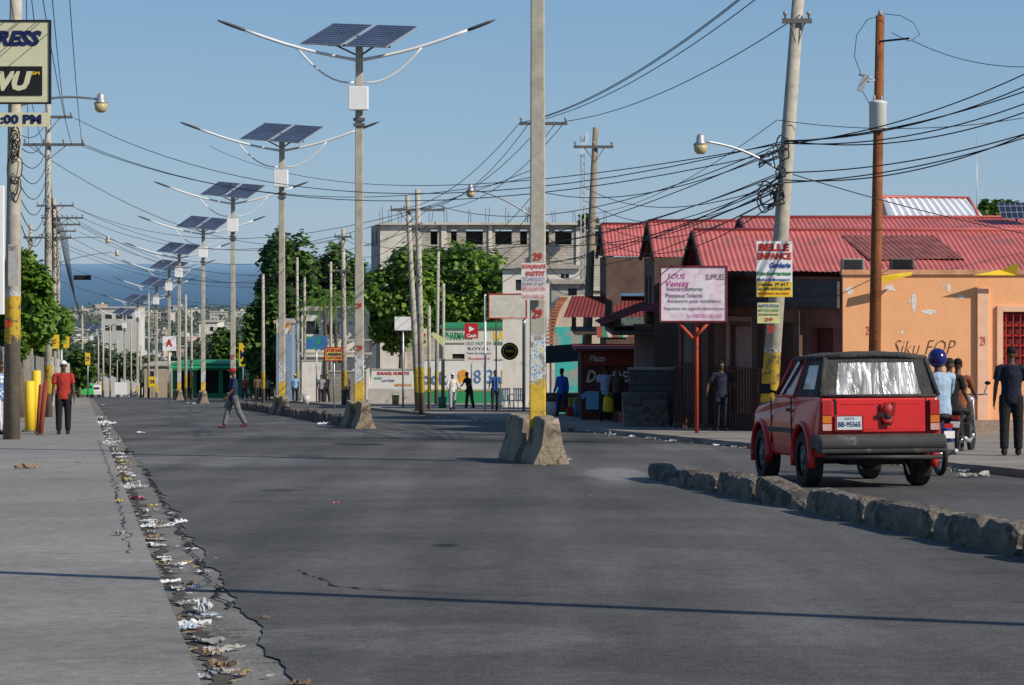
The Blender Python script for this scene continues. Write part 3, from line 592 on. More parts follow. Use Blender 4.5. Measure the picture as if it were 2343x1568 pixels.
mb=MB(); mb.b2(-.1,wid,-.2,-.003,zt-5.5,zt-5.2); mk('floor_slab',mb,mat('slab_grey',(.5,.47,.42),.9,.25,1),U)
wallpart('side_wall',U,(-1.1,7),(-.001,0),0,zt,[(1,2.2,zt-1.7,zt-.5),(4,5.2,zt-1.7,zt-.5)],Bq,.3)
for a,b in ((870,930),(1010,1022),(1118,1126),(1215,1222),(1318,1326)): mb=MB(); mb.b2((a-868)/sc,(b-868)/sc,-.12,-.004,0,zt-.02); mk('column',mb,mat('plaster_light',(.64,.6,.53),.9,.2,1),U)
for a in (873,893,915,940,985,1020,1075,1115,1160,1205,1210,1268,1315,1340,1385):
    for q in (-.12,.1): mb=MB(); mb.tube([((a-868)/sc+q,.3,zt+.2),((a-868)/sc+q+R.uniform(-.1,.1),.3,zt+R.uniform(1.1,1.7))],.022,4); mk('rebar',mb,mat('rust_bar',(.12,.07,.05),.9),U)
def house(label,px0,px1,pt,Y,depth,m,holes=(),roofc=None,name='concrete_house',cat='house',parapet=.15):
    g=gz(Y)+.05; t=T(name,label,cat,(X_(px0,Y),Y,g)); W=X_(px1,Y)-X_(px0,Y); H=Z_(pt,Y)-g; s=F/Y
    hs=[((a-px0)/s,(b-px0)/s,max(0.01,Z_(d,Y)-g),Z_(c,Y)-g) for a,b,c,d in holes]
    mb=MB(); holewall(mb,W,0,H,hs,.2); mk('front_wall',mb,m,t)
    mb=MB(); mb.b2(0,.2,.21,depth,0,H-.004); mb.b2(W-.2,W,.21,depth,0,H-.004); mb.b2(0.2,W-.2,depth-.2,depth,0,H-.004); mk('side_wall',mb,m,t)
    for h in hs: mb=MB(); mb.b2(h[0],h[1],.12,.18,h[2],h[3]); mk('opening_panel',mb,glass if h[2]>.5 else darkm,t)
    mb=MB(); mb.b2(-parapet,W+parapet,-parapet*1.5,depth+.1,H+.003,H+.18); mk('roof',mb,roofc or conc,t); return t,W,H
offw=mat('off_white_plaster',(.68,.64,.57),.85,.12,1.5,dirt=((.42,.38,.33),.58,1.2))
house('off white concrete house with small square windows',1150,1325,615,115,8,offw,((1283,1292,627,637),(1293,1302,627,637),(1180,1205,640,665)))
house('grey block annex with flat roof',1262,1345,650,105,6,mat('stained_grey',(.4,.38,.34),.9,.3,1.5,dirt=((.25,.22,.2),.55,1)),((1300,1320,660,680),))
t=T('stained_vault','stained rendered vault with exposed brick arch edge','building',(X_(1262,95),95,gz(95)+.1)); g=gz(95)+.1; s=F/95; pl=[(0,0)]
for (a,b) in ((1262,790),(1262,720),(1268,695),(1285,683),(1330,680),(1395,678),(1398,770)): pl.append(((a-1262)/s,Z_(b,95)-g))
pl.append(((1398-1262)/s,0)); mb=MB(); mb.ext(pl,0,5,'y'); mk('shell',mb,mat('stained_render',(.58,.48,.38),.9,.25,1.2,dirt=((.3,.24,.2),.57,1.3)),t)
mb=MB()
for k in range(16):
    q=k/15; a=q*1.15; mb.box((-.05+ (1-math.cos(a))*.9,-.12,Z_(790,95)-g+.1+math.sin(a)*1.95),(.32,.2,.085))
mk('brick_edge',mb,mat('brick_red',(.4,.15,.08),.9,.3,8),t)
lowwall('turquoise painted wall panel',1270,1345,92,3.4,mat('turquoise',(.05,.45,.40),.7,.1,dirt=((.35,.33,.28),.5,.8)),cap=False)
ph,W,H=house('green and white pharmacy with painted sign band',1012,1205,752,150,8,offw,((1035,1065,810,915),(1090,1120,800,840)),roofc=greenp,name='pharmacy',cat='shop')
mb=MB(); mb.b2(0,W,-.1,-.004,H-.9,H-.02); mk('sign_band',mb,mat('band_cream',(.6,.6,.5),.6,.1),ph)
txt(ph,'PHARMACIE',1.6,.5,(1.0,-.12,H-.45),greenp,.03); txt(ph,'LACON',1.9,.6,(4.2,-.12,H-.45),yellowp,.05)
mb=MB(); mb.b2(3.1,5.3,-.13,-.101,H-.9,H-.82); mk('stripe',mb,greenp,ph)
mw=mat('mural_white',(.68,.67,.63),.8,.08,2,dirt=((.45,.43,.38),.58,2)); orp=mat('orangep',(.7,.3,.04),.6)
t,L_,hh=lowwall('white street wall with big painted letters and green base',952,1190,138,2.55,mw,name='painted_wall')
mb=MB(); mb.b2(0.01,L_-.01,-.02,-.002,.02,.75); mk('painted_base',mb,greenp,t)
mb=MB(); mb.b2(0.01,L_-.01,-.03,-.022,.75,.85); mk('painted_line',mb,mat('olive',(.3,.28,.1),.7),t)
mbl=mat('mural_blue',(.08,.16,.36),.8,.25,4)
txt(t,'ook',1.5,.75,(1.1,-.03,1.5),mbl,.03); txt(t,'S',.6,1.0,(2.7,-.03,1.5),orp,.1); txt(t,'8 3',1.1,.8,(3.9,-.03,1.6),mbl,.0); txt(t,'P',.5,.8,(5.2,-.03,1.6),yellowp,.06)
t,L_,hh=lowwall('whitewashed wall with painted shop adverts',850,946,142,2.0,mw,name='painted_wall')
for s_,w_,h_,x,z_,m in (('BARAKEL HUMILITE',1.9,.2,1.3,1.8,redp),('SHOP',.45,.15,.4,1.5,greenp),('Logi Club',.7,.2,1.0,1.35,bluep),('IMPRESSION',1.0,.18,1.9,1.1,orp),('29',.3,.3,2.1,.6,redp)): txt(t,s_,w_,h_,(x,-.02,z_),m,.03)
pcn=mat('pale_conc',(.46,.42,.37),.9,.2,2,dirt=((.3,.27,.23),.58,1.5))
lowwall('bare pale concrete wall',842,952,136,.9,pcn,cap=False)
wb,W,H=house('white two storey building with arched sign and balcony',690,845,712,165,8,offw,((700,730,735,765),(745,775,740,765),(700,735,860,912),(760,790,800,830)),name='white_building',cat='building')
mb=MB(); mb.b2(-.3,W+.2,-1.0,-.25,3.2,3.35); mk('balcony_slab',mb,conc,wb)
mb=MB()
for k in range(24): mb.b2(-.25+k*.2,-.22+k*.2,-1.,-.96,3.36,4.2)
mb.b2(-.3,W+.2,-1.,-.95,4.2,4.26); mk('balcony_railing',mb,crm,wb)
gbl=mat('greyblue',(.2,.3,.4),.7)
txt(wb,'DEST INSTITUT',2.4,.3,(2.6,-.02,H-.35),gbl,.02); txt(wb,'Auxiliaire Paris',2.4,.3,(2.6,-.02,H-.8),gbl,.02)
lowwall('white street wall with painted number',690,755,150,2.6,offw,name='painted_wall'); lowwall('grey block wall beside the white building',750,838,146,1.9,gb)
mk1,W,H=house('long green fronted market building with open bays',395,556,836,215,8,greenp,((405,440,850,900),(450,500,848,900),(510,545,848,900)),roofc=greenp,name='market_building',cat='building')
mb=MB(); mb.b2(-.2,W+.2,-1.5,-.3,H-.2,H-.05); mk('canopy',mb,mat('bright_green',(.03,.4,.18),.6),mk1)
house('tan concrete house beyond the market',330,395,838,245,8,mat('tan',(.4,.33,.24),.9),((340,352,850,865),))
house('pale grey three storey house among trees',232,312,706,520,12,mat('paleg',(.5,.5,.48),.9,.2,.3),((240,256,720,730),(265,280,720,730),(290,303,720,730),(240,256,745,757),(265,280,745,757)))
house('cream house on the slope',455,498,738,400,9,offw,((462,470,748,758),(480,488,748,758)))
house('blue grey shop by the corner',632,668,740,155,6,mat('shopblue',(.2,.28,.38),.8,.2),((640,655,850,915),),name='corner_shop',cat='shop')
lowwall('grey concrete block wall along the pavement',-60,112,62,2.4,gb,Y1=118,name='block_wall')
lowwall('pale rendered wall along the street',112,160,119,2.6,pcn,Y1=170,name='boundary_wall')
mb=MB(); mb.b2(-1,0,0,.12,0,2.7); mb.b2(-.5,-.42,.02,.1,-2.6,-.002); simplething('white_signboard','tall white painted board on a post beside the pavement','sign',(X_(8,50),50,Z_(720,50)),mb,whitem,.01)
# ---------------- poles
solar_pole=polemat('lamp_post_paint',(.42,.39,.32),.55,1.35,2.05)
def solar_lamp():
    t=T('solar_street_lamp','twin armed solar street lamp on a tall concrete post','street lamp',(0,0,0),group='solar street lamps along the median')
    mb=MB()
    mb.add([( (.135 if z<5 else .1)*sx,(.135 if z<5 else .1)*sy,z) for z in (-.1,11) for sx,sy in((-1,-1),(1,-1),(1,1),(-1,1))],[(0,1,5,4),(1,2,6,5),(2,3,7,6),(3,0,4,7),(4,5,6,7)]); mk('post',mb,solar_pole,t,bev=.02)
    bgm=mat('bracket_grey',(.12,.12,.12),.6)
    mb=MB(); mb.tube([(0,0,10.6),(0,0,11.2)],.07,8); mb.tube([(-.9,.25,10.95),(.9,-.25,10.85)],.035,6); mb.tube([(-.8,.4,11.0),(0,0,10.6),(.6,-.4,10.95)],.03,6); mk('bracket',mb,bgm,t)
    for zc in (8.8,8.65): mb=MB(); mb.b2(-.16,.16,-.16,.16,zc-.04,zc+.04); mk('clamp',mb,bgm,t)
    for sgn in (-1,1):
        arm=[Vector((0,-.05,10.48))]
        L_=4.0 if sgn<0 else 3.85
        for k in range(1,9): q=k/8; arm.append(Vector((sgn*q*(L_-.7),-.05,10.48+.88*q-.1*math.sin(q*math.pi))))
        mb=MB(); mb.tube(arm,[.055]+[.045]*7+[.035],8)
        br=[Vector((sgn*(.1+q*1.75),-.05,9.86+ (10.93-9.86)*(q**1.3)-.22*math.sin(q*math.pi))) for q in [k/8 for k in range(9)]]
        mb.tube(br,.03,6); mk('arm',mb,whitem,t)
        d=(arm[-1]-arm[-2]).normalized(); p=arm[-1]; mb=MB(); mb.tube([p-d*.05,p+d*.1,p+d*.55,p+d*.78],[(.05,.04),(.1,.05),(.1,.045),(.05,.02)],8,ref=(0,1,0)); mk('lamp_head',mb,mat('lamp_head_grey',(.07,.075,.08),.5),t)
    wv=Vector((1.2,-.78,-.12)).normalized(); vv=Vector((.90,1.0,.62)); vv=(vv-wv*vv.dot(wv)).normalized()
    nv=wv.cross(vv); M=Matrix((wv,vv,nv)).transposed()
    for k in (-1,1):
        c=Vector((0,0,11.2))+wv*.80*k
        mb=MB(); mb.box((0,0,0),(1.46,1.6,.04)); mb.mi=1; mb.add([(-.70,-.77,.0225),(.70,-.77,.0225),(.70,.77,.0225),(-.70,.77,.0225)],[(0,1,2,3)])
        o=mk('solar_panel',mb,[steel,solm],t,c); o.rotation_euler=M.to_euler()
    mb=MB(); mb.b2(-.28,.28,-.42,-.14,9.05,9.72); mk('battery_box',mb,whitem,t,bev=.02)
    return t
SL=solar_lamp()
lamps=[(1230,38.7),(822,68),(645,94.6),(533,122.7),(465,148),(410,176),(387,200),(358,230),(315,268),(285,310),(210,379)]
lobj=[]
for i,(px,Y) in enumerate(lamps):
    loc=(X_(px,Y),Y,gz(Y)); lobj.append(SL if i==0 else copytree(SL,loc,R.uniform(-.04,.04)))
    if i==0: SL.location=loc
def on(t,x,z,s,w_,h_,m,y=-.14): txt(t,s,w_,h_,(x,y,z),m,.03,name='painted_number')
on(lobj[0],0,2.43,'29',.15,.15,redp); on(lobj[0],0,3.35,'29',.15,.13,redp,-.138)
on(lobj[1],0,3.5,'29',.16,.16,redp); on(lobj[1],0,2.3,'29',.16,.16,redp); on(lobj[3],0,2.6,'27',.2,.25,redp)
def jersey(l=1.3,seed=0):
    prof=[(-.29,0),(-.28,.08),(-.17,.34),(-.12,.76),(.12,.76),(.17,.34),(.28,.08),(.29,0)]; mb=MB(); n=10; vs=[]; k=len(prof)
    for i in range(n+1):
        for (x,z_) in prof:
            e=.05*noise.noise((x*5+seed,i*.7,z_*5)); vs.append((x*(1+e),-l/2+l*i/n,z_*(1+e)-(.06 if (i in(0,n) and z_>.6) else 0)))
    mb.add(vs,[(i*k+j,i*k+j+1,(i+1)*k+j+1,(i+1)*k+j) for i in range(n) for j in range(k-1)]); mb.add(vs[:k],[tuple(range(k))]); mb.add(vs[-k:],[tuple(range(k-1,-1,-1))]); return mb
cj=mat('barrier_concrete',(.27,.22,.16),.95,.35,4,.6,14,dirt=((.12,.095,.075),.56,3))
J=mk('concrete_barrier',jersey(),cj,loc=(X_(1248,38.),38.3,gz(38.3)),rz=.16,bev=.03,label='weathered jersey barrier guarding the lamp post foot',category='concrete barrier',group='jersey barriers at lamp posts')
def cp(o,loc,rz=0,sc=1,label=None):
    n=o.copy(); COL.objects.link(n); n.location=loc; n.rotation_euler=(0,0,rz); n.scale=(sc,)*3 if not isinstance(sc,tuple) else sc
    if label: n['label']=label
    return n
cp(J,(X_(1196,39.6),39.8,gz(39.8)),.2)
for px,Y in lamps[1:6]: cp(J,(X_(px,Y)+.16,Y-.7,gz(Y-.7)),.17); cp(J,(X_(px,Y)-.25,Y+.9,gz(Y+.9)),.17)
def block(l,w_,h,seed):
    mb=MB(); n=26; ring=[(-.5,0),(-.5,.35),(-.45,.75),(-.36,.97),(-.15,1.03),(.15,1.03),(.36,.97),(.45,.75),(.5,.35),(.5,0)]; k=10; vs=[]
    for i in range(n+1):
        q=-l/2+l*i/n; e=min(i,n-i); sh=1-(.3 if e==0 else .1 if e==1 else .03 if e==2 else 0)
        for (x,z_) in ring:
            nn=noise.noise((x*1.5+seed*7,q*1.3,z_*1.5)); n2=noise.noise((x*5+seed*7,q*8,z_*5)); n3=noise.noise((seed*3,q*2.5,0)); vs.append((x*w_*sh*(1+.14*nn)+.018*n2,q+.015*n2,max(0,z_*h*(sh+.12*nn+.10*n2-.5*max(0,n3-.12))) if z_>0 else -.05))
    mb.add(vs,[(i*k+j,i*k+j+1,(i+1)*k+j+1,(i+1)*k+j) for i in range(n) for j in range(k-1)],False); mb.add(vs[:k],[tuple(range(k))]); mb.add(vs[-k:],[tuple(range(k-1,-1,-1))]); return mb
bm=mat('median_block_concrete',(.17,.145,.115),.95,.45,5,.8,22,dirt=((.07,.058,.047),.5,3))
BL=[]
def mblock(Y,i,l=1.7,h=1):
    x=XM(Y); dx=XM(Y+1)-XM(Y-1); rz=math.atan2(-dx,2); loc=(x,Y,gz(Y)+.01)
    if len(BL)<6:
        o=mk('median_kerb_block',block(2.0,.32,.235,i),bm,loc=loc,rz=rz,label='rough broken concrete block dividing the road',category='kerb block',group='median blocks'); BL.append(o)
    else: o=cp(BL[i%6],loc,rz+ (math.pi if i%3==0 else 0)+R.uniform(-.03,.03),(1,l/2.05,R.uniform(.85,1.1)*h))
    o.rotation_euler[0]=math.atan(-.0504)*(1)
Yc=12.5
for i in range(10): mblock(Yc,i,2.05,.95 if Yc<30 else .7); Yc+=2.1
Yc=69.5
for i in range(14): mblock(Yc,i+20,1.7,1.3); Yc+=1.78
for i in range(13): mblock(97+i*1.9,i+40,1.8,1.3)
pc=polemat('utility_pole_paint',(.40,.37,.31),.9,1.9,2.0)
pcL=polemat('utility_pole_paint_high_band',(.40,.37,.31),2.2,3.2,3.3)
cag=mat('crossarm_grey',(.12,.12,.12),.7); insm=mat('insulator',(.35,.3,.27),.3)
def upole(px,pyt,Y,label,lean=0,r=(.16,.1),arms=(),m=None,group='utility poles',rings=0,pxb=None,name='utility_pole'):
    g=gz(Y); xb=X_(pxb if pxb is not None else px,Y); h=Z_(pyt,Y)-g; dx=X_(px,Y)-xb
    t=T(name,label,'utility pole',(xb,Y,g+.02),group=group)
    mb=MB(); mb.tube([(0,0,-.1),(dx*.5,0,h*.5),(dx,0,h)],[r[0],(r[0]+r[1])/2,r[1]],10); mk('post',mb,m or pc,t)
    for (py,pa,pb) in arms:
        za=Z_(py,Y)-g; xa,xc=X_(pa,Y)-xb,X_(pb,Y)-xb; mb=MB(); mb.b2(xa,xc,-.2,-.11,za-.05,za+.05)
        n=max(2,int((xc-xa)/.55)+1); xm=dx*za/h
        mb.tube([(xa*.5+xm*.5,-.16,za-.04),(xm,-.1,za-.55),(xc*.5+xm*.5,-.16,za-.04)],.02,5)
        mk('crossarm',mb,cag,t)
        for k in range(n): mb=MB(); x=xa+.06+(xc-xa-.12)*k/(n-1); mb.tube([(x,-.155,za+.05),(x,-.155,za+.12),(x,-.155,za+.13),(x,-.155,za+.2)],[.02,.02,.05,.035],6); mk('insulator',mb,insm,t)
    if rings:
        rr=random.Random(int(px))
        for k in range(rings):
            mb=MB(); za=h*rr.uniform(.42,.7); xm=dx*za/h; rad=rr.uniform(.1,.24); ca=[(xm+.05+rad*math.cos(a)*.7,-.2+.05*math.sin(a*3),za+rad*math.sin(a)*1.4+.04*math.sin(a*5+k)) for a in [j*2*math.pi/14 for j in range(15)]]; mb.tube(ca,.012,4)
            mk('cable_coil',mb,wirem,t)
    return t,dx,h
def slamp(t,p0,p1):
    p0=Vector(p0);p1=Vector(p1); mb=MB(); pts=[p0.lerp(p1,q)+Vector((0,0,math.sin(q*math.pi)*.12)) for q in [k/8 for k in range(9)]]; mb.tube(pts,.03,6); mk('lamp_arm',mb,steel,t)
    mb=MB(); mb.tube([p1+Vector((0,0,.14)),p1+Vector((0,0,.1)),p1+Vector((0,0,-.02)),p1+Vector((0,0,-.08))],[.04,.08,.09,.16],10); mk('lamp_head',mb,steel,t)
    mb=MB(); mb.tube([p1+Vector((0,0,-.085)),p1+Vector((0,0,-.22)),p1+Vector((0,0,-.28))],[.15,.13,.07],10); mk('lamp_lens',mb,mat('amber_lens',(.5,.42,.22),.25),t)
t,dx,h=upole(38,-120,52,'concrete utility pole carrying signs and cable coils',r=(.19,.13),rings=8,pxb=26,m=pcL); g=gz(52)+.02
def loc_(t,px,py,Y): return (X_(px,Y)-t.location.x,Y-t.location.y,Z_(py,Y)-t.location.z)
slamp(t,loc_(t,40,243,52),loc_(t,231,228,51.5)); on(t,-.02,Z_(740,52)-g,'30',.16,.16,redp,-.2)
upole(110,235,85,'concrete utility pole with crossarms and insulators',arms=((270,98,168),(333,55,195)),rings=6)
upole(70,515,110,'old utility pole beside the tree',r=(.13,.09),arms=((545,55,100),))
t,dx,h=upole(124,455,130,'utility pole crowded with crossarms and cables',arms=((472,85,170),(500,95,192),(515,100,185),(545,90,165)),rings=6); slamp(t,loc_(t,120,552,130),loc_(t,247,545,130))
t,dx,h=upole(133,470,150,'utility pole crowded with crossarms and cables',arms=((500,110,178),(530,112,175)),rings=3); slamp(t,loc_(t,135,602,150),loc_(t,268,576,150))
upole(188,700,260,'slim utility pole far down the street',arms=((715,175,205),)); upole(236,760,300,'slim utility pole far down the street')
for q in ((225,770,285),(252,745,330),(268,765,350),(300,740,290),(322,790,250)): upole(*q,'slim utility pole far down the street',r=(.12,.08))
upole(340,670,225,'slim utility pole far down the street',r=(.12,.08)); upole(425,675,170,'slim utility pole beside the solar lamps',r=(.12,.08)); upole(438,705,180,'slim utility pole beside the solar lamps',r=(.12,.08))
t,dx,h=upole(785,525,125,'leaning concrete utility pole with crossarm',arms=((543,765,805),(620,768,802)),pxb=788,rings=4)
upole(602,628,150,'slim concrete utility pole',r=(.13,.09)); upole(680,590,150,'old wooden utility pole',r=(.12,.08),rings=2); upole(697,635,160,'old wooden utility pole',r=(.12,.08)); upole(757,600,150,'slim concrete utility pole',r=(.1,.08)); 
upole(932,448,98,'leaning twin utility pole with shared crossarm',arms=((482,893,1018),),pxb=958,r=(.14,.09)); upole(955,435,94,'leaning twin utility pole covered with cables',pxb=966,rings=4,r=(.14,.1),arms=((520,930,1000),))
upole(1003,575,128,'slim wooden utility pole by the pharmacy',r=(.11,.08),pxb=998); upole(1015,650,112,'painted slim pole by the pharmacy',r=(.09,.07),pxb=1013); upole(982,700,105,'painted slim pole by the pharmacy',r=(.08,.07))
t,dx,h=upole(1240,240,76,'concrete utility pole with crossarm and lamp arm',arms=((285,1188,1298),),r=(.15,.1)); slamp(t,loc_(t,1212,492,76),loc_(t,1077,432,76))
upole(1363,293,86,'leaning weathered utility pole with small crossarm',arms=((338,1312,1403),),pxb=1336,r=(.2,.1),m=mat('weathered_pole',(.24,.20,.15),.9,.3,4))
t,dx,h=upole(1836,-130,50,'leaning concrete utility pole hung with cable coils and signs',arms=((52,1788,1855),),pxb=1752,r=(.19,.12),rings=0); RP=t
slamp(t,loc_(t,1788,392,50),loc_(t,1603,322,49.5)); on(t,.08,Z_(755,50)-gz(50),'29',.15,.15,redp,-.22)
for (cx_,cy_,rr_) in ((1790,330,.13),(1793,352,.11),(1756,445,.2),(1758,455,.16),(1752,460,.18),(1786,395,.1)):
    mb=MB(); c=Vector(loc_(t,cx_,cy_,49.7)); mb.tube([c+Vector((rr_*math.cos(a),.03*math.sin(3*a),rr_*1.3*math.sin(a)+.03*math.sin(4*a))) for a in [j*2*math.pi/16 for j in range(17)]],.016,5); mk('cable_coil',mb,wirem,t)
for k in range(18):
    mb=MB(); c=Vector(loc_(t,1790-R.uniform(-8,30),R.choice([330,345,400,420,440]),49.7)); mb.tube([c,c+Vector((R.uniform(-.25,.1),0,R.uniform(-.3,.0))),c+Vector((R.uniform(-.5,.05),-.05,R.uniform(-.45,-.1)))],.014,4); mk('loose_cable',mb,wirem,t)
t,dx,h=upole(2014,38,54.6,'brown wooden utility pole with grey transformer drum',pxb=1998,r=(.15,.1),m=woodp)
cx,cy,cz=loc_(t,2008,268,54.4)
mb=MB(); mb.tube([(cx,-.25,cz-.32),(cx,-.25,cz-.3),(cx,-.25,cz+.3),(cx,-.25,cz+.33),(cx,-.25,cz+.38)],[.18,.2,.2,.22,.1],16); mk('transformer',mb,mat('transformer_grey',(.55,.57,.57),.5,.08),t)
for a in (-.08,.08): mb=MB(); mb.tube([(cx+a,-.25,cz+.34),(cx+a,-.25,cz+.5)],[.035,.02],6); mk('bushing',mb,insm,t)
mb=MB(); mb.tube([(dx,0,h),(dx,0,h+.12)],[.06,.04],8); mk('insulator',mb,insm,t)
mb=MB(); c=Vector(loc_(t,1975,190,54.4)); mb.box(c,(.12,.1,.4),M=Matrix.Rotation(.4,3,'Y')); mb.tube([c+Vector((-.1,0,.2)),c+Vector((.2,0,.1))],.03,6); mb.tube([c,Vector((dx*.8,0,c.z+.1))],.02,5); mk('fuse_cutout',mb,mat('fuse_grey',(.35,.36,.38),.5),t)
for pl in (((2018,35),(1985,45),(1960,80),(1955,130),(1972,175)),((2022,32),(2060,36),(2090,52),(2105,80),(2080,95),(2040,75)),((1972,205),(1990,240),(2000,255))):
    mb=MB(); mb.tube([Vector(loc_(t,a,b,54.4)) for a,b in pl],.008,4); mk('jumper_wire',mb,wirem,t)
t=T('lattice_mast','slim lattice telecom mast with small antennas','antenna mast',(X_(1332,180),180,gz(180))); h=Z_(310,180)-gz(180); mb=MB(); r=.2
for i in range(3):
    a=i*2.09; mb.tube([(r*math.cos(a),r*math.sin(a),0),(r*math.cos(a),r*math.sin(a),h)],.035,4)
for k in range(int(h/.55)):
    for i in range(3): a=i*2.09; b=a+2.09; mb.tube([(r*math.cos(a),r*math.sin(a),k*.55),(r*math.cos(b),r*math.sin(b),k*.55+.55)],.02,3)
mk('lattice',mb,steel,t)
for c_,s_ in (((.0,-.2,h-1),(.5,.2,.9)),((.35,-.2,h-.2),(.3,.1,.8))): mb=MB(); mb.box(c_,s_); mk('antenna_panel',mb,mat('paleblue',(.5,.6,.7),.5),t)
# ---------------- wires
def wire(a,b,sag=1.,r=.014,name='overhead_cable'):
    A=Vector((X_(a[0],a[2]),a[2],Z_(a[1],a[2]))); B=Vector((X_(b[0],b[2]),b[2],Z_(b[1],b[2]))); pts=[]
    for k in range(21): q=k/20; p=(B-A)*q; p.z-=4*sag*q*(1-q); pts.append(p)
    mb=MB(); mb.tube(pts,r*.85,5,caps=False); mk(name,mb,wirem,loc=A,label='black overhead cable strung between street poles',category='cable',group='overhead cables')
W_=wire
W_((1195,280,75.8),(1700,-10,49),.4); W_((1215,280,75.8),(1740,-10,49),.4); W_((1292,278,75.8),(1830,35,49.8),.4); W_((1245,268,75.8),(1790,-80,48),.4)
for k,(a,b) in enumerate(((1190,900),(1212,960),(1292,1000),(1245,940))): W_((a,280,75.8),(b,478,96),.7)
for a,b,sg in ((330,160,.25),(325,205,.2),(322,190,.3),(328,232,.3),(322,252,.35),(395,305,.2),(418,312,.2),(412,300,.35)): W_((1795,a,49.8),(2390,b-12,46),sg,.016)
W_((1800,395,49.8),(2400,545,60),.1); W_((2012,95,54.5),(2080,88,54),.0,.03); W_((2085,92,54),(2390,152,46),.2,.01)
W_((1780,275,49.8),(2343,270,50),.2,.01); W_((1778,275,49.8),(1350,490,86),.4,.01)
for a,b,c,Y,sg in ((330,1000,470,96,.9),(340,790,540,125,1.4),(395,1000,520,128,1.2),(400,960,560,94,.7),(415,1345,520,86,.4),(425,1340,560,86,.4),(435,1240,560,76,.4),(445,1345,610,86,.3),(330,480,335,140,1.5),(345,1240,440,76,.5),(405,1240,600,76,.4),(420,960,610,94,.8)): W_((1785,a,49.8),(b,c,Y),sg,.015)
for a,b,c,d,sg,Y in ((170,270,1788,325,1.8,85),(190,330,1788,345,1.5,85),(190,335,1240,400,1.2,85),(60,330,785,543,1.6,85),(165,472,785,545,1.4,130),(190,500,950,485,1.6,130),(170,500,680,620,1.3,130),(180,530,785,620,1.2,150),(165,545,600,640,1.,130),(170,475,1240,380,2.,130),(185,515,960,520,1.8,130),(130,560,760,640,1.4,150),(130,600,690,700,1,150),(120,480,700,660,1.3,130),(150,560,955,600,1.4,130),(130,640,600,690,1,150)):
    Y2={1788:49.8,1240:76,785:125,950:95,680:150,600:150,960:95,760:150,690:155,700:155,955:95}[c]; W_((a,b,Y),(c,d,Y2),sg,.014)
for a,b,c,d in ((70,-20,112,270),(118,-20,150,268),(158,-20,188,332),(60,-20,65,330),(95,-20,165,333),(20,-20,100,333)): W_((a,b,48),(c,d,84.8),.3,.012)
for k in range(8): W_((36,300+k*25,52),(112,265+k*30,85),.4+.1*k,.014)
for k in range(10): W_((112,268+k*26,85),(122+k*2,470+k*14,130),.9+.1*k,.016)
for k in range(8): W_((125+k*4,475+k*9,130),(188,705+k*3,260),1.5,.02)
for k in range(6): W_((785+k*2,545+k*22,125),(602+k*15,640+k*8,150),.6+.1*k,.016)
for k in range(7): W_((958,485+k*22,94.5),(785,545+k*22,125),.8+.1*k,.015)
for k in range(5): W_((1003,590+k*16,128),(1240,420+k*40,76),.8,.014)
for k in range(5): W_((1240,500+k*28,76),(1340,520+k*30,86),.3+.1*k,.014)
for k in range(4): W_((1340,430+k*30,86),(1785,420+k*12,50),.6+.15*k,.014)
def shadowwire(p,q,r,h):  # cable bundle added out of view, placed by the shadow it throws
    k=h/S.z; A=Vector((p[0],p[1],gz(p[1])))+S*k; B=Vector((q[0],q[1],gz(q[1])))+S*k; pts=[]
    for i in range(31): u=i/30; v=(B-A)*u; v.z-=.25*math.sin(u*math.pi); pts.append(v)
    mb=MB(); mb.tube(pts,r,8); mk('overhead_cable',mb,wirem,loc=A,label='unseen thick cable bundle added to cast a shadow on the road',category='cable',group='overhead cables')
shadowwire((9,9.9),(-16,21.5),.085,5.2)
# ---------------- signs
def board(name,label,px0,px1,py0,py1,Y,m,texts=(),frame=None,posts=(),group=None,cat='sign',th=.05,rot=0,postm=None):
    x0,x1,z0,z1=X_(px0,Y),X_(px1,Y),Z_(py1,Y),Z_(py0,Y); xc=(x0+x1)/2; W=x1-x0; H=z1-z0; g=gz(Y)+.1
    t=T(name,label,cat,(xc,Y,g if posts else z0),rot,group=group); o=z0-t.location.z
    mb=MB(); mb.b2(-W/2,W/2,0,th,o,o+H); mk('panel',mb,m,t)
    if frame:
        f=.04; mb=MB(); mb.b2(-W/2-f,W/2+f,-.02,th+.02,o+H+.001,o+H+f); mb.b2(-W/2-f,W/2+f,-.02,th+.02,o-f,o-.001); mb.b2(-W/2-f,-W/2-.001,-.02,th+.02,o,o+H); mb.b2(W/2+.001,W/2+f,-.02,th+.02,o,o+H); mk('frame',mb,frame,t)
    for px in posts: mb=MB(); x=X_(px,Y)-xc; mb.tube([(x,th+.06,-.1),(x,th+.06,o+H)],.045,8); mk('post',mb,postm or frame or steel,t)
    for tx in texts:
        s_,cx_,cy_,w_,h_,mm=tx[:6]; txt(t,s_,w_/(F/Y),h_/(F/Y),(X_(cx_,Y)-xc,-.012,Z_(cy_,Y)-t.location.z),mm,tx[6] if len(tx)>6 else .03,tx[7] if len(tx)>7 else 0)
    return t
cream=mat('sign_cream',(.62,.60,.40),.4,.06); magenta=mat('magenta',(.5,.05,.3),.5); lilac=mat('sign_lilac',(.70,.56,.66),.5,.25,3.5,dirt=((.72,.70,.72),.5,2.5))
t=board('money_transfer_sign','large cream illuminated sign with black framed emblem',-75,112,50,234,50.8,cream,(('RESS',42,88,108,36,navy,.06,.3),),frame=blackp)
px=lambda a:X_(a,50.8)-t.location.x; pz=lambda b:Z_(b,50.8)-t.location.z
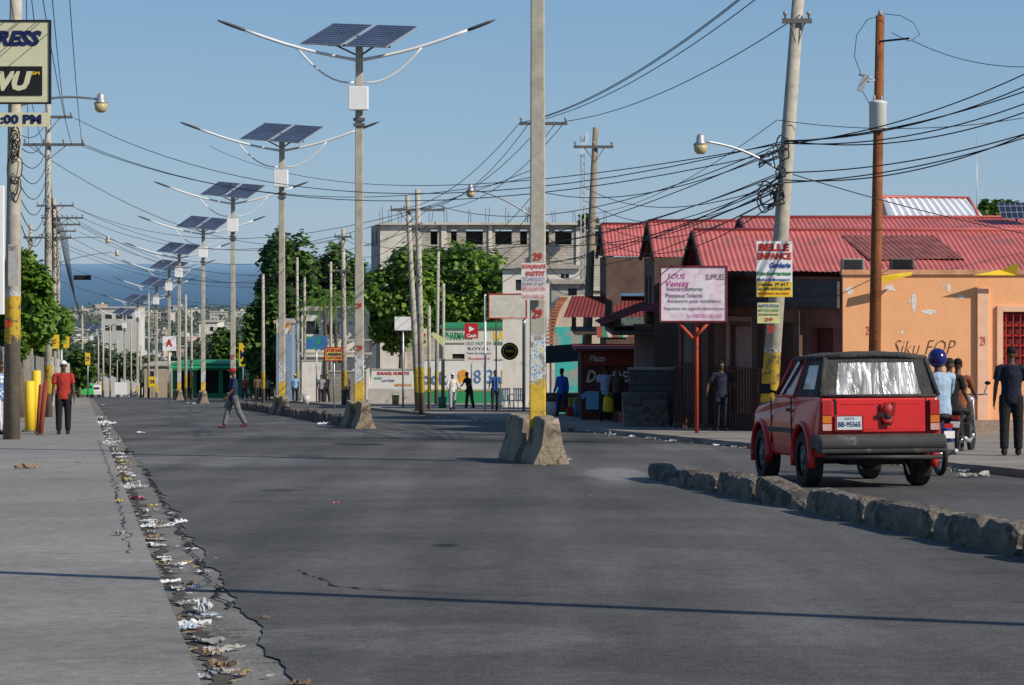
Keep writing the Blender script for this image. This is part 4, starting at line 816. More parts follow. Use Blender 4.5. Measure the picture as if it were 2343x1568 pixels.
mb=MB(); mb.b2(px(-60),px(97),-.02,-.002,pz(219),pz(152)); mk('emblem_field',mb,blackp,t,bev=.03); txt(t,'WU',.98,.42,(px(22),-.03,pz(186)),cream,.06,.25); txt(t,'SM',.17,.07,(px(82),-.03,pz(168)),yellowp,.03)
board('opening_hours_sign','narrow cream sign showing opening hours',-75,114,258,290,50.8,cream,((':00 PM',48,273,94,22,navy,.05),),frame=None)
t=board('pole_sign','white and yellow school sign in tall panel',1731,1813,552,680,49.4,whitem,(('BELLE',1771,566,70,17,redp,.05),('ENFANCE',1772,586,78,16,redp,.05),('Garderie',1785,607,48,13,bluep,.04,.2),('Kindergarten',1771,627,78,12,greenp,.04),('Methode Montessori',1770,640,74,8,bluep),('Delmas 29 #17',1770,651,70,9,navy,.02,.2),('Tel.: 3604-4247/3162-2494',1770,661,76,7,navy),('Inscription en cours',1770,672,70,7,redp)))
mb=MB(); mb.b2(-.36,.36,-.006,-.001,.003,.32); mk('yellow_field',mb,yellowp,t)
pyl=mat('pale_yellow',(.6,.6,.3),.5,.2,6)
board('pole_sign','small blue and yellow institution sign',1733,1785,693,740,49.45,pyl,(('INSTITUTION',1759,700,46,7,bluep),('MIXTE DE LA GRACE',1759,710,46,6,greenp),('Kindergarten',1759,720,44,6,navy),('29',1759,731,20,8,redp)))
t=board('supplies_sign','pink and white inverter and battery shop sign on red post',1513,1661,612,734,56,lilac,(('SUPPLIES',1636,634,42,13,blackp,.0),('SOUS',1548,632,40,12,magenta,.0,.2),('Ventes',1550,649,52,14,magenta,.0,.2),('Inverters/Batteries',1567,661,82,10,navy,.0),('Panneaux Solaires',1566,676,84,10,navy,.0),('Accessoirs pour installation',1588,690,122,11,navy,.0),('Réparation des appareils électroniques',1588,707,136,9,navy,0),('Tel: 3788 7322 / 3321 0333',1612,723,80,8,magenta,0)),frame=mat('maroon_frame',(.15,.02,.03),.6),posts=(1595,),postm=mat('post_red',(.4,.06,.03),.7))
zb=Z_(735,56)-t.location.z
for sx in (-1,1): mb=MB(); mb.tube([(0,.05,zb-.42),(sx*.36,.05,zb-.03)],.04,6); mk('brace',mb,mat('post_red',(0,0,0)),t)
ntw=mat('notice_white',(.72,.66,.63),.6,.08,5)
board('pole_sign','white institute notice with red lettering on the lamp post',1193,1250,602,687,38.45,ntw,(('BONJANPE',1222,611,56,12,redp,.03),('INSTIT',1226,626,44,11,redp,.03),('TECHNOLOGY',1221,639,52,9,bluep,.0),('DELMAS 29 HAITI',1221,650,54,8,navy,.0),('SPECIALISATION',1221,661,54,9,redp,.0),('NOUVELLE',1221,679,52,9,redp,.0)))
board('blank_sign','weathered blank billboard with red frame on posts',1120,1204,674,727,100,mat('weather_board',(.6,.57,.5),.8,.2,4),frame=redp,posts=(1110,1200),postm=whitem)
board('blank_sign','square white blank sign on a pole',903,941,725,756,110,whitem,posts=(922,),postm=steel)
t=board('cash_sign','red square sign with white triangle and lettering',1063,1094,740,775,128,mat('sign_red',(.5,.02,.03),.5),(('Cash',1079,768,22,8,whitem),),posts=(1079,),postm=steel)
mb=MB(); zc=Z_(753,128)-t.location.z; mb.add([(-.13,-.01,zc-.16),(.17,-.01,zc),(-.13,-.01,zc+.16)],[(0,1,2)]); mk('triangle_emblem',mb,whitem,t)
board('notice_board','white notice board with small lettering on post',1063,1129,778,832,104,ntw,(('OKAY SHOP NEW',1096,786,58,8,greenp,0),('ROYAL',1096,798,50,7,navy,0),('Vente de telephone',1096,809,56,7,navy,0),('Accessoire',1096,820,50,7,redp,0)),posts=(1109,),postm=whitem)
board('bookshop_sign','yellow and red bookshop sign with lettering',745,783,796,824,118,mat('bookyellow',(.65,.5,.12),.6),(('STEPAN',764,802,34,8,redp,.05),('LIBRERIE',764,811,34,6,navy),('PAPETERIE',764,819,34,6,redp)),frame=redp,posts=(764,),postm=steel)
board('round_shop_sign','blue and green shop sign with red curve',700,748,770,800,140,mat('bluegreen',(.04,.15,.35),.5,.5,1.5,dirt=((.03,.3,.1),.5,1.2)),(),posts=(724,),postm=steel)
board('shop_sign','small orange and white shop sign',632,666,738,765,150,mat('white_orange',(.6,.55,.5),.5,.3,2,dirt=((.6,.25,.05),.52,1.8)),posts=(650,),postm=steel)
board('yellow_sign','yellow sign with small red lettering',958,977,752,794,98,pyl,(('29',968,768,12,10,redp),('AVIS',968,782,14,8,navy)),posts=(967,),postm=steel)
for a,b,c,d,Y,s_ in ((95,135,766,798,118,'PROMO'),(122,158,770,796,120,'UT'),(195,206,808,835,200,'29'),(547,564,785,838,180,'M'),(340,356,862,885,190,'UNI')): board('yellow_sign','bright yellow advertising sign by the street',a,b,c,d,Y,yellowp,((s_,(a+b)/2,(c+d)/2,(b-a)*.7,(d-c)*.4,redp if Y<150 else navy),),posts=((a+b)/2,),postm=steel,group='yellow advertising signs')
board('black_strip_sign','small black hanging sign on a cable',168,208,630,641,100,blackp)
board('poster','paper poster pasted on the utility pole',19,42,560,655,51.6,mat('paper_old',(.42,.4,.38),.8,.25,8),(('OK?',27,568,14,10,navy,0),))
board('white_gate_sign','white metal sheet gate by the road',262,290,875,903,205,whitem,cat='gate')
board('letter_sign','rounded white sign with large red letter on post',372,403,770,803,150,whitem,(('A',387,785,16,17,redp,.06),),posts=(387,),postm=steel)
t=T('round_sign','black round emblem sign hanging in a metal frame','sign',(X_(1166,98),98,gz(98)+.1)); z=Z_(804,98)-t.location.z; mb=MB(); mb.tube([(0,-.03,z),(0,.03,z)],.36,24,ref=(1,0,0)); mk('disc',mb,blackp,t)
mb=MB(); mb.tube([(.27*math.cos(a),-.036,z+.27*math.sin(a)) for a in [k*math.pi/12 for k in range(25)]],.015,4); mk('ring',mb,yellowp,t); mb=MB(); mb.tube([(-.55,0,0),(-.55,0,z+1.3),(.55,0,z+1.3),(.55,0,0)],.03,6); mk('frame',mb,mat('green_frame',(.05,.08,.05),.7),t); txt(t,'TIVOLI',.35,.08,(0,-.036,z),yellowp,.02)
mb=MB(); mb.add([(0,0,0),(.5,0,-.5),(.65,0,-.2),(.1,0,.1)],[(0,1,2,3)]); simplething('cloth_pennant','torn yellow white cloth tied to the pole','cloth',(X_(985,98),98,Z_(765,98)),mb,pyl)
def bollard(px,pt,pb,Y,m,label,r,lean=0):
    g=gz(Y)+.07; h=Z_(pt,Y)-g; t=T('bollard',label,'bollard',(X_(px,Y),Y,g),group='bollards on the pavement'); mb=MB(); mb.tube([(0,0,-.05),(lean*.5,0,h*.5),(lean,0,h-.02),(lean,0,h)],[r,r,r,r*.8],12); mk('post',mb,m,t); mb=MB(); mb.tube([(0,0,0),(0,0,.04)],r*1.6,12); mk('foot_plate',mb,conc_d,t)
bollard(68,872,975,60,yellowp,'thick yellow painted steel bollard',.125); bollard(80,848,970,63,yellowp,'thick yellow painted steel bollard',.12,.04)
rb=mat('rust_red_post',(.25,.06,.03),.8,.3); bollard(92,872,998,56,rb,'slim rusty red bollard leaning slightly',.06,.14); bollard(86,880,985,58,rb,'slim rusty red bollard',.05,.08)
def chair(px,Y,rz,label):
    t=T('plastic_chair',label,'chair',(X_(px,Y),Y,gz(Y)+.12),rz,group='white plastic chairs'); mb=MB(); mb.b2(-.24,.24,-.22,.22,.42,.45); mk('seat',mb,whitem,t,bev=.01)
    mb=MB()
    for k in range(5): mb.b2(-.22+k*.1,-.17+k*.1,.2,.23,.45,.88)
    mb.b2(-.24,.24,.2,.24,.88,.94); mk('backrest',mb,whitem,t)
    for sx in(-.21,.21):
        for sy in(-.19,.19): mb=MB(); mb.tube([(sx*1.15,sy*1.2,0),(sx,sy,.42)],[.018,.026],6); mk('leg',mb,whitem,t)
        mb=MB(); mb.tube([(sx*1.1,-.2,.44),(sx*1.15,-.2,.66),(sx*1.15,.2,.68)],.018,6); mk('armrest',mb,whitem,t)
chair(1160,98,.4,'white plastic armchair on the pavement'); chair(1180,99,-.5,'white plastic armchair on the pavement')
t=T('vendor_stall','dark vendor stall with cloth roof by the kerb','stall',(X_(1275,88),88,gz(88)+.12)); mb=MB(); mb.add([(-.6,-.5,1.9),(.9,-.5,2.0),(1.0,.8,2.6),(-.5,.8,2.5)],[(0,1,2,3)]); mk('cloth_roof',mb,darkm,t)
for a,b in((-.55,-.45),(.85,-.45),(.9,.75),(-.45,.75)): mb=MB(); mb.tube([(a,b,0),(a,b,1.95 if b<0 else 2.5)],.03,6); mk('post',mb,brown,t)
mb=MB(); mb.b2(-.5,.8,-.35,.6,.7,.78); mb.b2(-.45,.75,-.3,.55,.1,.69); mk('table',mb,brown,t)
# ---------------- litter
lm=[mat('litter_white',(.62,.62,.62),.6,.15,8),mat('litter_blue',(.38,.46,.56),.5,.3,10),mat('litter_pink',(.5,.14,.22),.6,.2,10),mat('litter_brown',(.22,.16,.10),.9,.3,8),mat('litter_grey',(.33,.32,.30),.7,.3,8),mat('litter_yellow',(.45,.38,.10),.6,.2,8),mat('litter_clear',(.48,.51,.54),.25,.2,8)]
def crumple(seed,fl=.3):
    mb=MB(); n=9; vs=[]; 
    for i in range(n):
        for j in range(n):
            x=(i/(n-1)-.5); y=(j/(n-1)-.5); k=1+.9*noise.noise((x*2.2,y*2.2,seed)); 
            z_=fl*(abs(noise.noise((x*3+seed,y*3,0)))*1.5+.5*abs(noise.noise((x*8+seed,y*8,4)))); vs.append((x*k+.12*noise.noise((x*5,y*5,seed+9)),y*.65*k+.12*noise.noise((x*5,y*5,seed+5)),z_))
    mb.add(vs,[(i*n+j,(i+1)*n+j,(i+1)*n+j+1,i*n+j+1) for i in range(n-1) for j in range(n-1)]); return mb
lit={}
def litter(x,y,s,k,v,dz=.02):
    names=['crumpled white paper and plastic in the gutter','crumpled pale blue plastic wrapper in the gutter','pink plastic scrap on the ground','brown cardboard scrap on the ground','grey crumpled wrapper in the gutter','yellow plastic scrap in the gutter','clear plastic bag in the gutter']
    key=(k,v)
    if key not in lit: lit[key]=mk('litter',crumple(v*3.3+k+.5,(.25,.5,.35)[v]),lm[k],loc=(x,y,gz(y)+dz),label=names[k],category='litter',group='litter along the gutter'); o=lit[key]; o.scale=(s,s,s*.6); return
    cp(lit[key],(x,y,gz(y)+dz),R.uniform(0,6.28),(s,s*R.uniform(.5,1.1),s*R.uniform(.3,.9)))
# dark damp dirt line with pebbles under the litter
ribbon('gutter_dirt',[(XL(9)+.1,9),(XL(40)+.1,40),(XL(90)+.1,90)],.14,.0115,mat('gutter_dirt',(.07,.062,.054),.95,.4,9,world=True),21)
kk=[0,0,0,0,6,6,6,6,1,1,4,4,4,4,4,3,3,3,2]
cl_=[10.6,11.4,12.6,13.1,14.8,16.2,16.8,18.8,19.4,21.5,22.1,24,26.5,27,30,33,34,38,43,48,52,60,66,75,85]
n_=0
while n_<225:
    if R.random()<.62: Y=R.choice(cl_)*(1+R.gauss(0,.012))
    else: Y=9.9*(9**R.random())
    big=R.random()<.1; spread=.05 if R.random()<.75 else .16
    litter(XL(Y)+.13+R.gauss(0,spread)+max(0,R.gauss(-.1,.12)),Y,(R.uniform(.10,.17) if big else R.uniform(.025,.085))*(1+Y/60),R.choice(kk) if R.random()<.96 else 5,R.randint(0,2)); n_+=1
for i in range(70):
    Y=R.uniform(31,92); litter(XR(Y)-.2+R.gauss(0,.2),Y,R.uniform(.08,.26),R.choice([0,0,4,4,4,3,3,6,1]),R.randint(0,2))
for px_,py_,s,k in ((178,1070,.14,2),(770,1157,.06,2),(1020,1133,.04,3),(705,1140,.03,3),(1350,1138,.05,3),(320,992,.25,0),(1370,990,.6,0),(1390,1000,.3,4),(1303,1058,.22,0),(65,1084,.35,3),(1920,1192,.1,0),(495,1283,.02,0),(445,1300,.03,2),(740,973,.3,0),(235,928,.3,0),(245,965,.25,0),(440,925,.5,1),(1245,1068,.25,3),(2225,1095,.4,4),(280,1042,.3,3),(350,1253,.17,0),(470,1408,.18,6),(330,1200,.14,6),(275,1165,.16,5),(275,1245,.1,4),(385,1340,.12,0),(510,1540,.12,3),(440,1440,.14,0)):
    x,y=gp(px_,py_); litter(x,y,s,k,R.randint(0,2),.02 if x>XL(y) else .075)
# ---------------- people
skins=mat('brown_skin',(.095,.048,.028),.5,.1,8)
def cloth(n,c): return mat('cloth_'+n,c,.9,.2,7,.5,14)
def person(label,px,Y,yaw=0,H=1.74,shirt='white',shc=(.6,.6,.6),trc=(.03,.03,.04),tn='dark',hat=None,legs=((0,.05),(0,.05)),arms=((.1,.12,.15),(.1,.12,.15)),sleeve=.6,dz=0,x=None,seated=None,lean=0,fine=True,shoe=(.02,.02,.02),skirt=False,helmet=None,shm=None):
    k=H/1.75; x=X_(px,Y) if x is None else x
    t=T('person',label,'person',(x,Y,gz(Y)+dz),yaw); t.scale=(k,k,k)
    low=9; L_=[]
    for sx,(a,b) in zip((-1,1),legs):
        hp=Vector((sx*.095,0,0)); kn=hp+Vector((sx*.01,-math.sin(a)*.43,-math.cos(a)*.43)); an=kn+Vector((0,-math.sin(a-b)*.42,-math.cos(a-b)*.42)); L_.append((hp,kn,an,a-b)); low=min(low,an.z)
    pz=(-low+.085) if seated is None else seated
    up=Vector((0,-math.sin(lean),math.cos(lean))); P=Vector((0,0,pz)); L_=[(h+P,kk+P,an+P,q) for h,kk,an,q in L_]
    W=P+up*.14; C=P+up*.36; SH=P+up*.49; NK=P+up*.54; HD=P+up*.69+Vector((0,-.015,0)); ref=(1,0,0)
    A_=[]
    for sx,(a,ab,b) in zip((-1,1),arms):
        s0=SH+Vector((sx*.185,0,-.02)); d=Vector((sx*math.sin(ab),-math.sin(a)*math.cos(ab),-math.cos(a)*math.cos(ab))); el=s0+d*.29; d2=Vector((sx*math.sin(ab)*.5,-math.sin(a+b),-math.cos(a+b))).normalized(); wr=el+d2*.25; A_.append((s0,el,wr,d2,sx))
    mb=MB()
    mb.tube([P-up*.09,P,W,C,SH,NK],[(.13,.09),(.155,.11),(.135,.095),(.16,.11),(.15,.085),(.06,.06)],14,ref=ref); mb.tube([SH,NK,HD-up*.05],[.06,.055,.052],10)
    for h,kk,an,q in L_:
        mb.tube([h+Vector((0,0,.04)),h.lerp(kk,.4),kk,kk.lerp(an,.35)+Vector((0,.012,0)),an],[.085,.075,.054,.055,.035],10); mb.ell(an+Vector((0,-.06,-.045)),(.04,.11,.035))
    for s0,el,wr,d2,sx in A_:
        mb.tube([s0+Vector((-sx*.03,0,.01)),s0,s0.lerp(el,.4),el,el.lerp(wr,.3),wr],[.045,.056,.046,.037,.036,.025],10)
        mb.tube([wr,wr+d2*.04,wr+d2*.085],[(.024,.016),(.018,.038),(.016,.038)],8,ref=(1,0,0))
        fw=Vector((0,-1,0)) if abs(d2.z)>.4 else Vector((0,0,1))
        fw=(fw-d2*fw.dot(d2)).normalized(); inn=Vector((-sx,0,0))
        for i,ln in enumerate((.07,.08,.074,.058)):
            b0=wr+d2*.08+fw*(.03-.02*i); mb.tube([b0-d2*.02,b0+d2*ln*.5+inn*.008,b0+d2*ln*.85+inn*.028],[.0095,.009,.007],6)
        b0=wr+d2*.03+fw*.03; mb.tube([b0-fw*.01,b0+fw*.022+d2*.03+inn*.01,b0+fw*.028+d2*.055+inn*.02],[.012,.011,.008],6)
    mb.ell(HD+up*.02,(.073,.09,.10),14,10); mb.ell(HD+up*-.045+Vector((0,-.025,0)),(.052,.06,.055),12,8); mb.tube([HD+Vector((0,-.085,.02)),HD+Vector((0,-.108,-.015)),HD+Vector((0,-.09,-.03))],[.01,.016,.008],6)
    for sx in(-1,1): mb.ell(HD+Vector((sx*.075,.005,0)),(.012,.02,.03),8,6)
    mb.ell(HD+Vector((0,-.085,-.055)),(.025,.012,.011),8,6)
    o=mk('body',mb,skins,t); remesh(o,.010 if fine else .016)
    if fine:
        for sx in(-1,1): mb=MB(); mb.ell(HD+Vector((sx*.03,-.082,.022)),(.013,.008,.008),8,6); mk('eye',mb,mat('eye_white',(.3,.28,.26),.3),t)
    sm_=shm or cloth(shirt,shc); mb=MB(); mb.tube([P-up*.10,P,W,C,SH+up*.0,SH+up*.035],[(.165,.125),(.172,.128),(.158,.12),(.178,.13),(.165,.1),(.08,.075)],14,ref=ref)
    for s0,el,wr,d2,sx in A_:
        e=s0.lerp(el,sleeve*1.0) if sleeve<=1 else el
        pp=[s0+Vector((-sx*.05,0,.0)),s0,e]; rr_=[.07,.07,.066]
        if sleeve>1: pp.append(wr-d2*.02); rr_=[.07,.068,.056,.043]
        mb.tube(pp,rr_,10)
    o=mk('shirt',mb,sm_,t); remesh(o,.014)
    if skirt:
        mb=MB(); mb.tube([P+up*.05,P-Vector((0,0,.1)),P-Vector((0,0,.5))],[(.15,.115),(.2,.16),(.24,.2)],14,ref=ref,caps=False); mk('skirt',mb,cloth(tn,trc),t)
    else:
        mb=MB(); mb.tube([P+up*.06,P,P-up*.08],[(.15,.11),(.165,.12),(.13,.11)],14,ref=ref)
        for h,kk,an,q in L_: mb.tube([h+Vector((0,0,.03)),h.lerp(kk,.4),kk,kk.lerp(an,.5),an+(kk-an)*.06],[.1,.1,.082,.076,.07],10)
        o=mk('trousers',mb,cloth(tn,trc),t); remesh(o,.014)
    for h,kk,an,q in L_:
        mb=MB(); mb.ell(an+Vector((0,-.05,-.048)),(.048,.12,.038)); mb.tube([an+Vector((0,0,-.05)),an+Vector((0,0,.03))],[.05,.045],8); mk('shoe',mb,cloth('shoe%d'%int(shoe[0]*100),shoe),t)
    mb=MB()
    if helmet:
        mb.ell(HD+up*.03,(.13,.15,.14),16,12); mk('helmet',mb,mat('helmet_'+str(helmet[2]),helmet,.2,.05,spec=.6),t); mb=MB(); mb.ell(HD+Vector((0,-.09,-.005)),(.1,.07,.06),12,8); mk('visor',mb,glass,t)
    elif hat:
        mb.tube([HD+up*.045,HD+up*.07,HD+up*.11,HD+up*.128],[(.084,.1),(.083,.1),(.06,.075),(.02,.025)],14,ref=ref); mb.ell(HD+up*.052+Vector((0,-.11,0)),(.065,.07,.01),12,6); mk('cap',mb,cloth('cap'+str(hat[0]),hat),t)
    else:
        mb.tube([HD+up*.0+Vector((0,.03,0)),HD+up*.06+Vector((0,.008,0)),HD+up*.105,HD+up*.13],[(.07,.07),(.08,.092),(.062,.078),(.02,.03)],14,ref=ref); mk('hair',mb,mat('black_hair',(.012,.01,.009),.9,.3,20,.6,60),t)
    return t,A_,k
person('man in red shirt, black trousers and white cap standing',145,57,.15,1.76,'red',(.36,.035,.025),(.012,.012,.014),'black',(.65,.65,.65),((.02,.03),(-.02,.03)),((.05,.16,.2),(.05,.16,.2)),.7,dz=.07)
person('person in blue and white patterned shirt at the pavement edge',0,57,.8,1.75,shm=mat('pattern_bw',(.1,.2,.45),.9,.2,14,dirt=((.7,.7,.7),.5,14)),trc=(.55,.55,.6),tn='pale',legs=((.2,.1),(-.2,.1)),dz=.07)
person('man in navy shirt, grey trousers and red cap striding across',534,67.4,-1.2,1.74,'navy',(.022,.032,.085),(.15,.15,.16),'grey',(.4,.03,.03),((.32,.06),(-.30,.2)),((-.3,.1,.2),(.3,.1,.4)),.85,dz=.014,shoe=(.12,.03,.03))
person('person in white shirt and hat with pale trousers',1035,104,.3,1.6,'white',(.62,.6,.57),(.35,.35,.36),'palegrey',(.62,.6,.55),((.1,.05),(-.1,.1)),((.2,.3,1.0),(.2,.3,.9)),1.5,dz=.12)
person('person in dark clothes leaning forward',1074,108,-.9,1.68,'black',(.03,.03,.035),(.02,.02,.025),'dark',None,((.15,.05),(-.15,.1)),((.5,.1,.5),(.3,.1,.4)),.6,dz=.12,lean=.2)
person('person in blue shirt and dark shorts standing',1133,103,0,1.72,'blue',(.05,.13,.36),(.03,.03,.06),'dark2',None,((.05,.03),(-.05,.03)),((.2,.2,.8),(.1,.15,.3)),.7,dz=.12)
person('man in bright blue jacket and jeans walking',1286,84,-.7,1.72,'royal',(.025,.1,.45),(.02,.04,.1),'jeans',None,((.2,.05),(-.2,.15)),((.2,.1,.3),(-.2,.1,.3)),1.5,dz=.1)
person('man in pale plaid shirt and dark trousers',1386,73.5,2.8,1.74,shm=mat('plaid',(.3,.38,.5),.9,.3,25),trc=(.02,.02,.03),tn='dark',legs=((.1,.05),(-.12,.1)),dz=.1)
person('woman in brown sleeveless top and long black skirt',1412,72,.2,1.68,'brown',(.12,.085,.06),(.015,.015,.018),'black',None,((.1,.05),(-.1,.1)),((.05,.25,.1),(.05,.2,.3)),.12,dz=.1,skirt=True)
person('person in dark clothes with hands at the waist',1650,58.5,.1,1.72,'darkblue',(.02,.022,.04),(.018,.02,.03),'darkjeans',None,((0,.03),(0,.03)),((-.1,.5,.9),(-.1,.5,.9)),.7,dz=.12)
person('person in dark blue T-shirt and trousers walking away',2314,38.8,2.9,1.78,'darknavy',(.012,.015,.03),(.015,.015,.02),'black',None,((.1,.05),(-.12,.1)),((.15,.22,.2),(-.1,.2,.2)),.7,dz=.12)
for px,Y,l,c,H in ((675,148,'person in light blue shirt walking',(.2,.4,.6),1.72),(793,132,'person with dark backpack walking away',(.12,.11,.11),1.72),(735,140,'person in white shirt by the wall',(.3,.3,.32),1.65),(747,142,'person in dark shirt by the wall',(.05,.05,.07),1.7),(588,165,'person in brown shirt beside the pole',(.12,.08,.05),1.7),(603,166,'person in blue jeans beside the pole',(.08,.1,.14),1.7),(612,160,'person in pale shirt beside the pole',(.3,.25,.2),1.6),(560,168,'person in red shirt',(.4,.04,.03),1.6),(1448,72,'person in blue standing by the shop step',(.03,.08,.2),1.2)):
    person(l,px,Y,R.uniform(-.6,.6),H,'c%d'%px,c,(.03,.03,.05),'dark',(.5,.5,.5) if px in(675,) else None,((.15,.05),(-.15,.12)),fine=False,dz=.12)
t=T('shopping_bag','bright yellow shopping bag held by the woman','bag',(X_(1392,71.6),71.6,gz(71.6)+.42)); mb=MB(); mb.tube([(0,0,0),(0,0,.05),(0,0,.4),(.02,0,.45)],[(.14,.06),(.17,.09),(.15,.06),(.12,.02)],10,ref=(1,0,0)); mk('sack',mb,yellowp,t); mb=MB(); mb.tube([(-.08,0,.43),(-.04,0,.58),(.05,0,.58),(.1,0,.43)],.012,6); mk('handle',mb,yellowp,t)
# ---------------- SUV
cp_=mat('red_car_paint',(.60,.022,.022),.3,.12,2,spec=.5,dirt=((.42,.05,.04),.6,3))
CAR=T('sport_utility_vehicle','small red two door soft top off roader seen from behind','car',(X_(2010,29.2)+.03,29.2,gz(29.2)+.014),.135); CAR.rotation_euler[0]=math.atan(-.0504)
dk=mat('car_plastic',(.035,.035,.037),.6,.2); clo=mat('soft_top_cloth',(.055,.052,.05),.9,.3,6,.5,30,dirt=((.10,.092,.085),.56,3))
prof=[(.03,.62),(.0,.72),(.0,1.05),(.03,1.13),(2.25,1.13),(2.42,1.05),(3.35,.98),(3.5,.90),(3.55,.72),(3.52,.5),(3.36,.5)]
def arch(c): return [(c+.40*math.cos(a),.36+.42*math.sin(a)) for a in [k*math.pi/10 for k in range(0,11)]]
prof+=arch(2.90)+arch(.74)+[(.30,.5)]
mb=MB(); n=len(prof); vs=[]
def hw(z): return .74+.05*math.sin(max(0,min(1,(z-.3)/.85))*math.pi)
for s in (-1,1):
    for (y,z) in prof: vs.append((s*(hw(z)-(.05 if y>3.3 else 0)-(.02 if y<.02 else 0)),y,z))
mb.add(vs,[((i+1)%n,i,n+i,n+(i+1)%n) for i in range(n)]+[tuple(range(n)),tuple(range(2*n-1,n-1,-1))]); mk('body',mb,cp_,CAR,bev=.035,bseg=3)
for s in(-1,1):
    for c in(.74,2.9):
        mb=MB(); pts=[(s*.785,c+.42*math.cos(a),.36+.43*math.sin(a)) for a in [k*math.pi/12 for k in range(-1,14)]]; mb.tube(pts,[(.05,.035)]*15,8,ref=(1,0,0)); mk('wheel_arch_flare',mb,cp_,CAR)
    for a_ in (1.25,2.3): mb=MB(); mb.b2(s*.785,s*.8,a_,a_+.015,.5,1.11); mk('door_seam',mb,blackm,CAR)
    mb=MB(); mb.b2(s*.79,s*.815,1.32,1.45,.93,.97); mk('door_handle',mb,dk,CAR)
    mb=MB(); mb.b2(s*.78,s*.81,1.2,2.45,.66,.72); mk('side_moulding',mb,dk,CAR)
mb=MB(); mb.b2(-.6,.6,.1,3.3,.40,.6); mb.b2(-.35,.35,.25,.7,.28,.40); mk('underbody',mb,blackm,CAR); mb=MB(); mb.tube([(-.6,.74,.33),(.6,.74,.33)],.05,8); mb.ell((0.05,.74,.33),(.13,.13,.12)); mb.tube([(.45,.5,.32),(.5,-.02,.33)],.03,8); mk('axle',mb,dk,CAR)
def cab(zb,zt,b,t_,m,name,bev=.03):
    mb=MB(); mb.add([(x,y,zb) for x,y in b]+[(x,y,zt) for x,y in t_],[(0,1,5,4),(1,2,6,5),(2,3,7,6),(3,0,4,7),(4,5,6,7)]); return mk(name,mb,m,CAR,bev=bev)
cab(1.12,1.6,[(-.72,.06),(.72,.06),(.70,2.26),(-.70,2.26)],[(-.60,.20),(.60,.20),(.56,1.70),(-.56,1.70)],glass,'window_glass',bev=0)
def cs(s,u,v,o=.012):
    b0=.03+u*(2.25); t0=.17+u*1.55; y=b0+(t0-b0)*v; x=.735+(.62-.735)*v+o; return (s*x,y,1.125+.485*v)
def cr_(u,v,o=.012): x=(-1+2*u)*(.74+(.625-.74)*v); return (x,.03+.14*v-o,1.125+.485*v)
mb=MB()
for s in(-1,1):
    def q4(u0,u1,v0,v1): mb.add([cs(s,u0,v0),cs(s,u1,v0),cs(s,u1,v1),cs(s,u0,v1)],[(0,1,2,3)])
    q4(0,.54,0,.18); q4(0,.14,.18,.8); q4(.42,.54,.18,.8); q4(0,.54,.8,1.)
def r4(u0,u1,v0,v1): mb.add([cr_(u0,v0),cr_(u1,v0),cr_(u1,v1),cr_(u0,v1)],[(0,1,2,3)])
r4(0,.13,0,1); r4(.87,1,0,1); r4(.13,.87,.86,1); r4(.13,.87,0,.05)
vs=[];nn=12
for i in range(nn+1):
    for j in range(nn+1):
        u=i/nn*2-1; v=j/nn; vs.append((u*.63,.16+v*1.6,1.612+.065*(1-u**4)*(1-(2*v-1)**4)+.014*math.sin(v*9)+.012*noise.noise((u*3,v*4,0))))
mb.add(vs,[(i*(nn+1)+j,(i+1)*(nn+1)+j,(i+1)*(nn+1)+j+1,i*(nn+1)+j+1) for i in range(nn) for j in range(nn)],True)
mb.tube([(-.62,.17,1.6),(-.3,.155,1.625),(0,.15,1.635),(.3,.155,1.625),(.62,.17,1.6)],.035,6)
for s in(-1,1): mb.tube([(s*.63,.18,1.6),(s*.61,1.74,1.6)],.035,6); mb.tube([(s*.745,.02,1.13),(s*.63,.17,1.6)],.035,6)
mb.tube([(-.74,.015,1.13),(.74,.015,1.13)],.018,6)
mk('soft_top',mb,clo,CAR)
def plast():
    m=bpy.data.materials.new('clear_vinyl'); m.use_nodes=True; N=m.node_tree.nodes; L=m.node_tree.links; b=N['Principled BSDF']; b.inputs['Roughness'].default_value=.25; b.inputs['Specular IOR Level'].default_value=.8
    tc=N.new('ShaderNodeTexCoord'); mp=N.new('ShaderNodeMapping'); mp.inputs['Scale'].default_value=(4.5,1,1.0); mp.inputs['Rotation'].default_value=(0,.7,0); L.new(tc.outputs['Object'],mp.inputs[0]); nz=N.new('ShaderNodeTexNoise'); nz.inputs['Scale'].default_value=1.6; nz.inputs['Detail'].default_value=5; nz.inputs['Distortion'].default_value=.9; L.new(mp.outputs[0],nz.inputs[0])
    cr=N.new('ShaderNodeValToRGB'); cr.color_ramp.elements[0].position=.36; cr.color_ramp.elements[0].color=(.12,.125,.13,1); cr.color_ramp.elements[1].position=.66; cr.color_ramp.elements[1].color=(.50,.51,.52,1); L.new(nz.outputs[0],cr.inputs[0]); L.new(cr.outputs[0],b.inputs['Base Color'])
    bp=N.new('ShaderNodeBump'); bp.inputs['Strength'].default_value=.7; bp.inputs['Distance'].default_value=.05; L.new(nz.outputs[0],bp.inputs['Height']); L.new(bp.outputs[0],b.inputs['Normal']); return m
vin=plast()
mb=MB(); mb.add([cr_(.132,.052,.006),cr_(.868,.052,.006),cr_(.868,.858,.006),cr_(.132,.858,.006)],[(0,1,2,3)]); mk('rear_window',mb,vin,CAR)
for s in(-1,1): mb=MB(); mb.add([cs(s,.142,.182,.006),cs(s,.418,.182,.006),cs(s,.418,.798,.006),cs(s,.142,.798,.006)],[(0,1,2,3)]); mk('side_window',mb,vin,CAR)
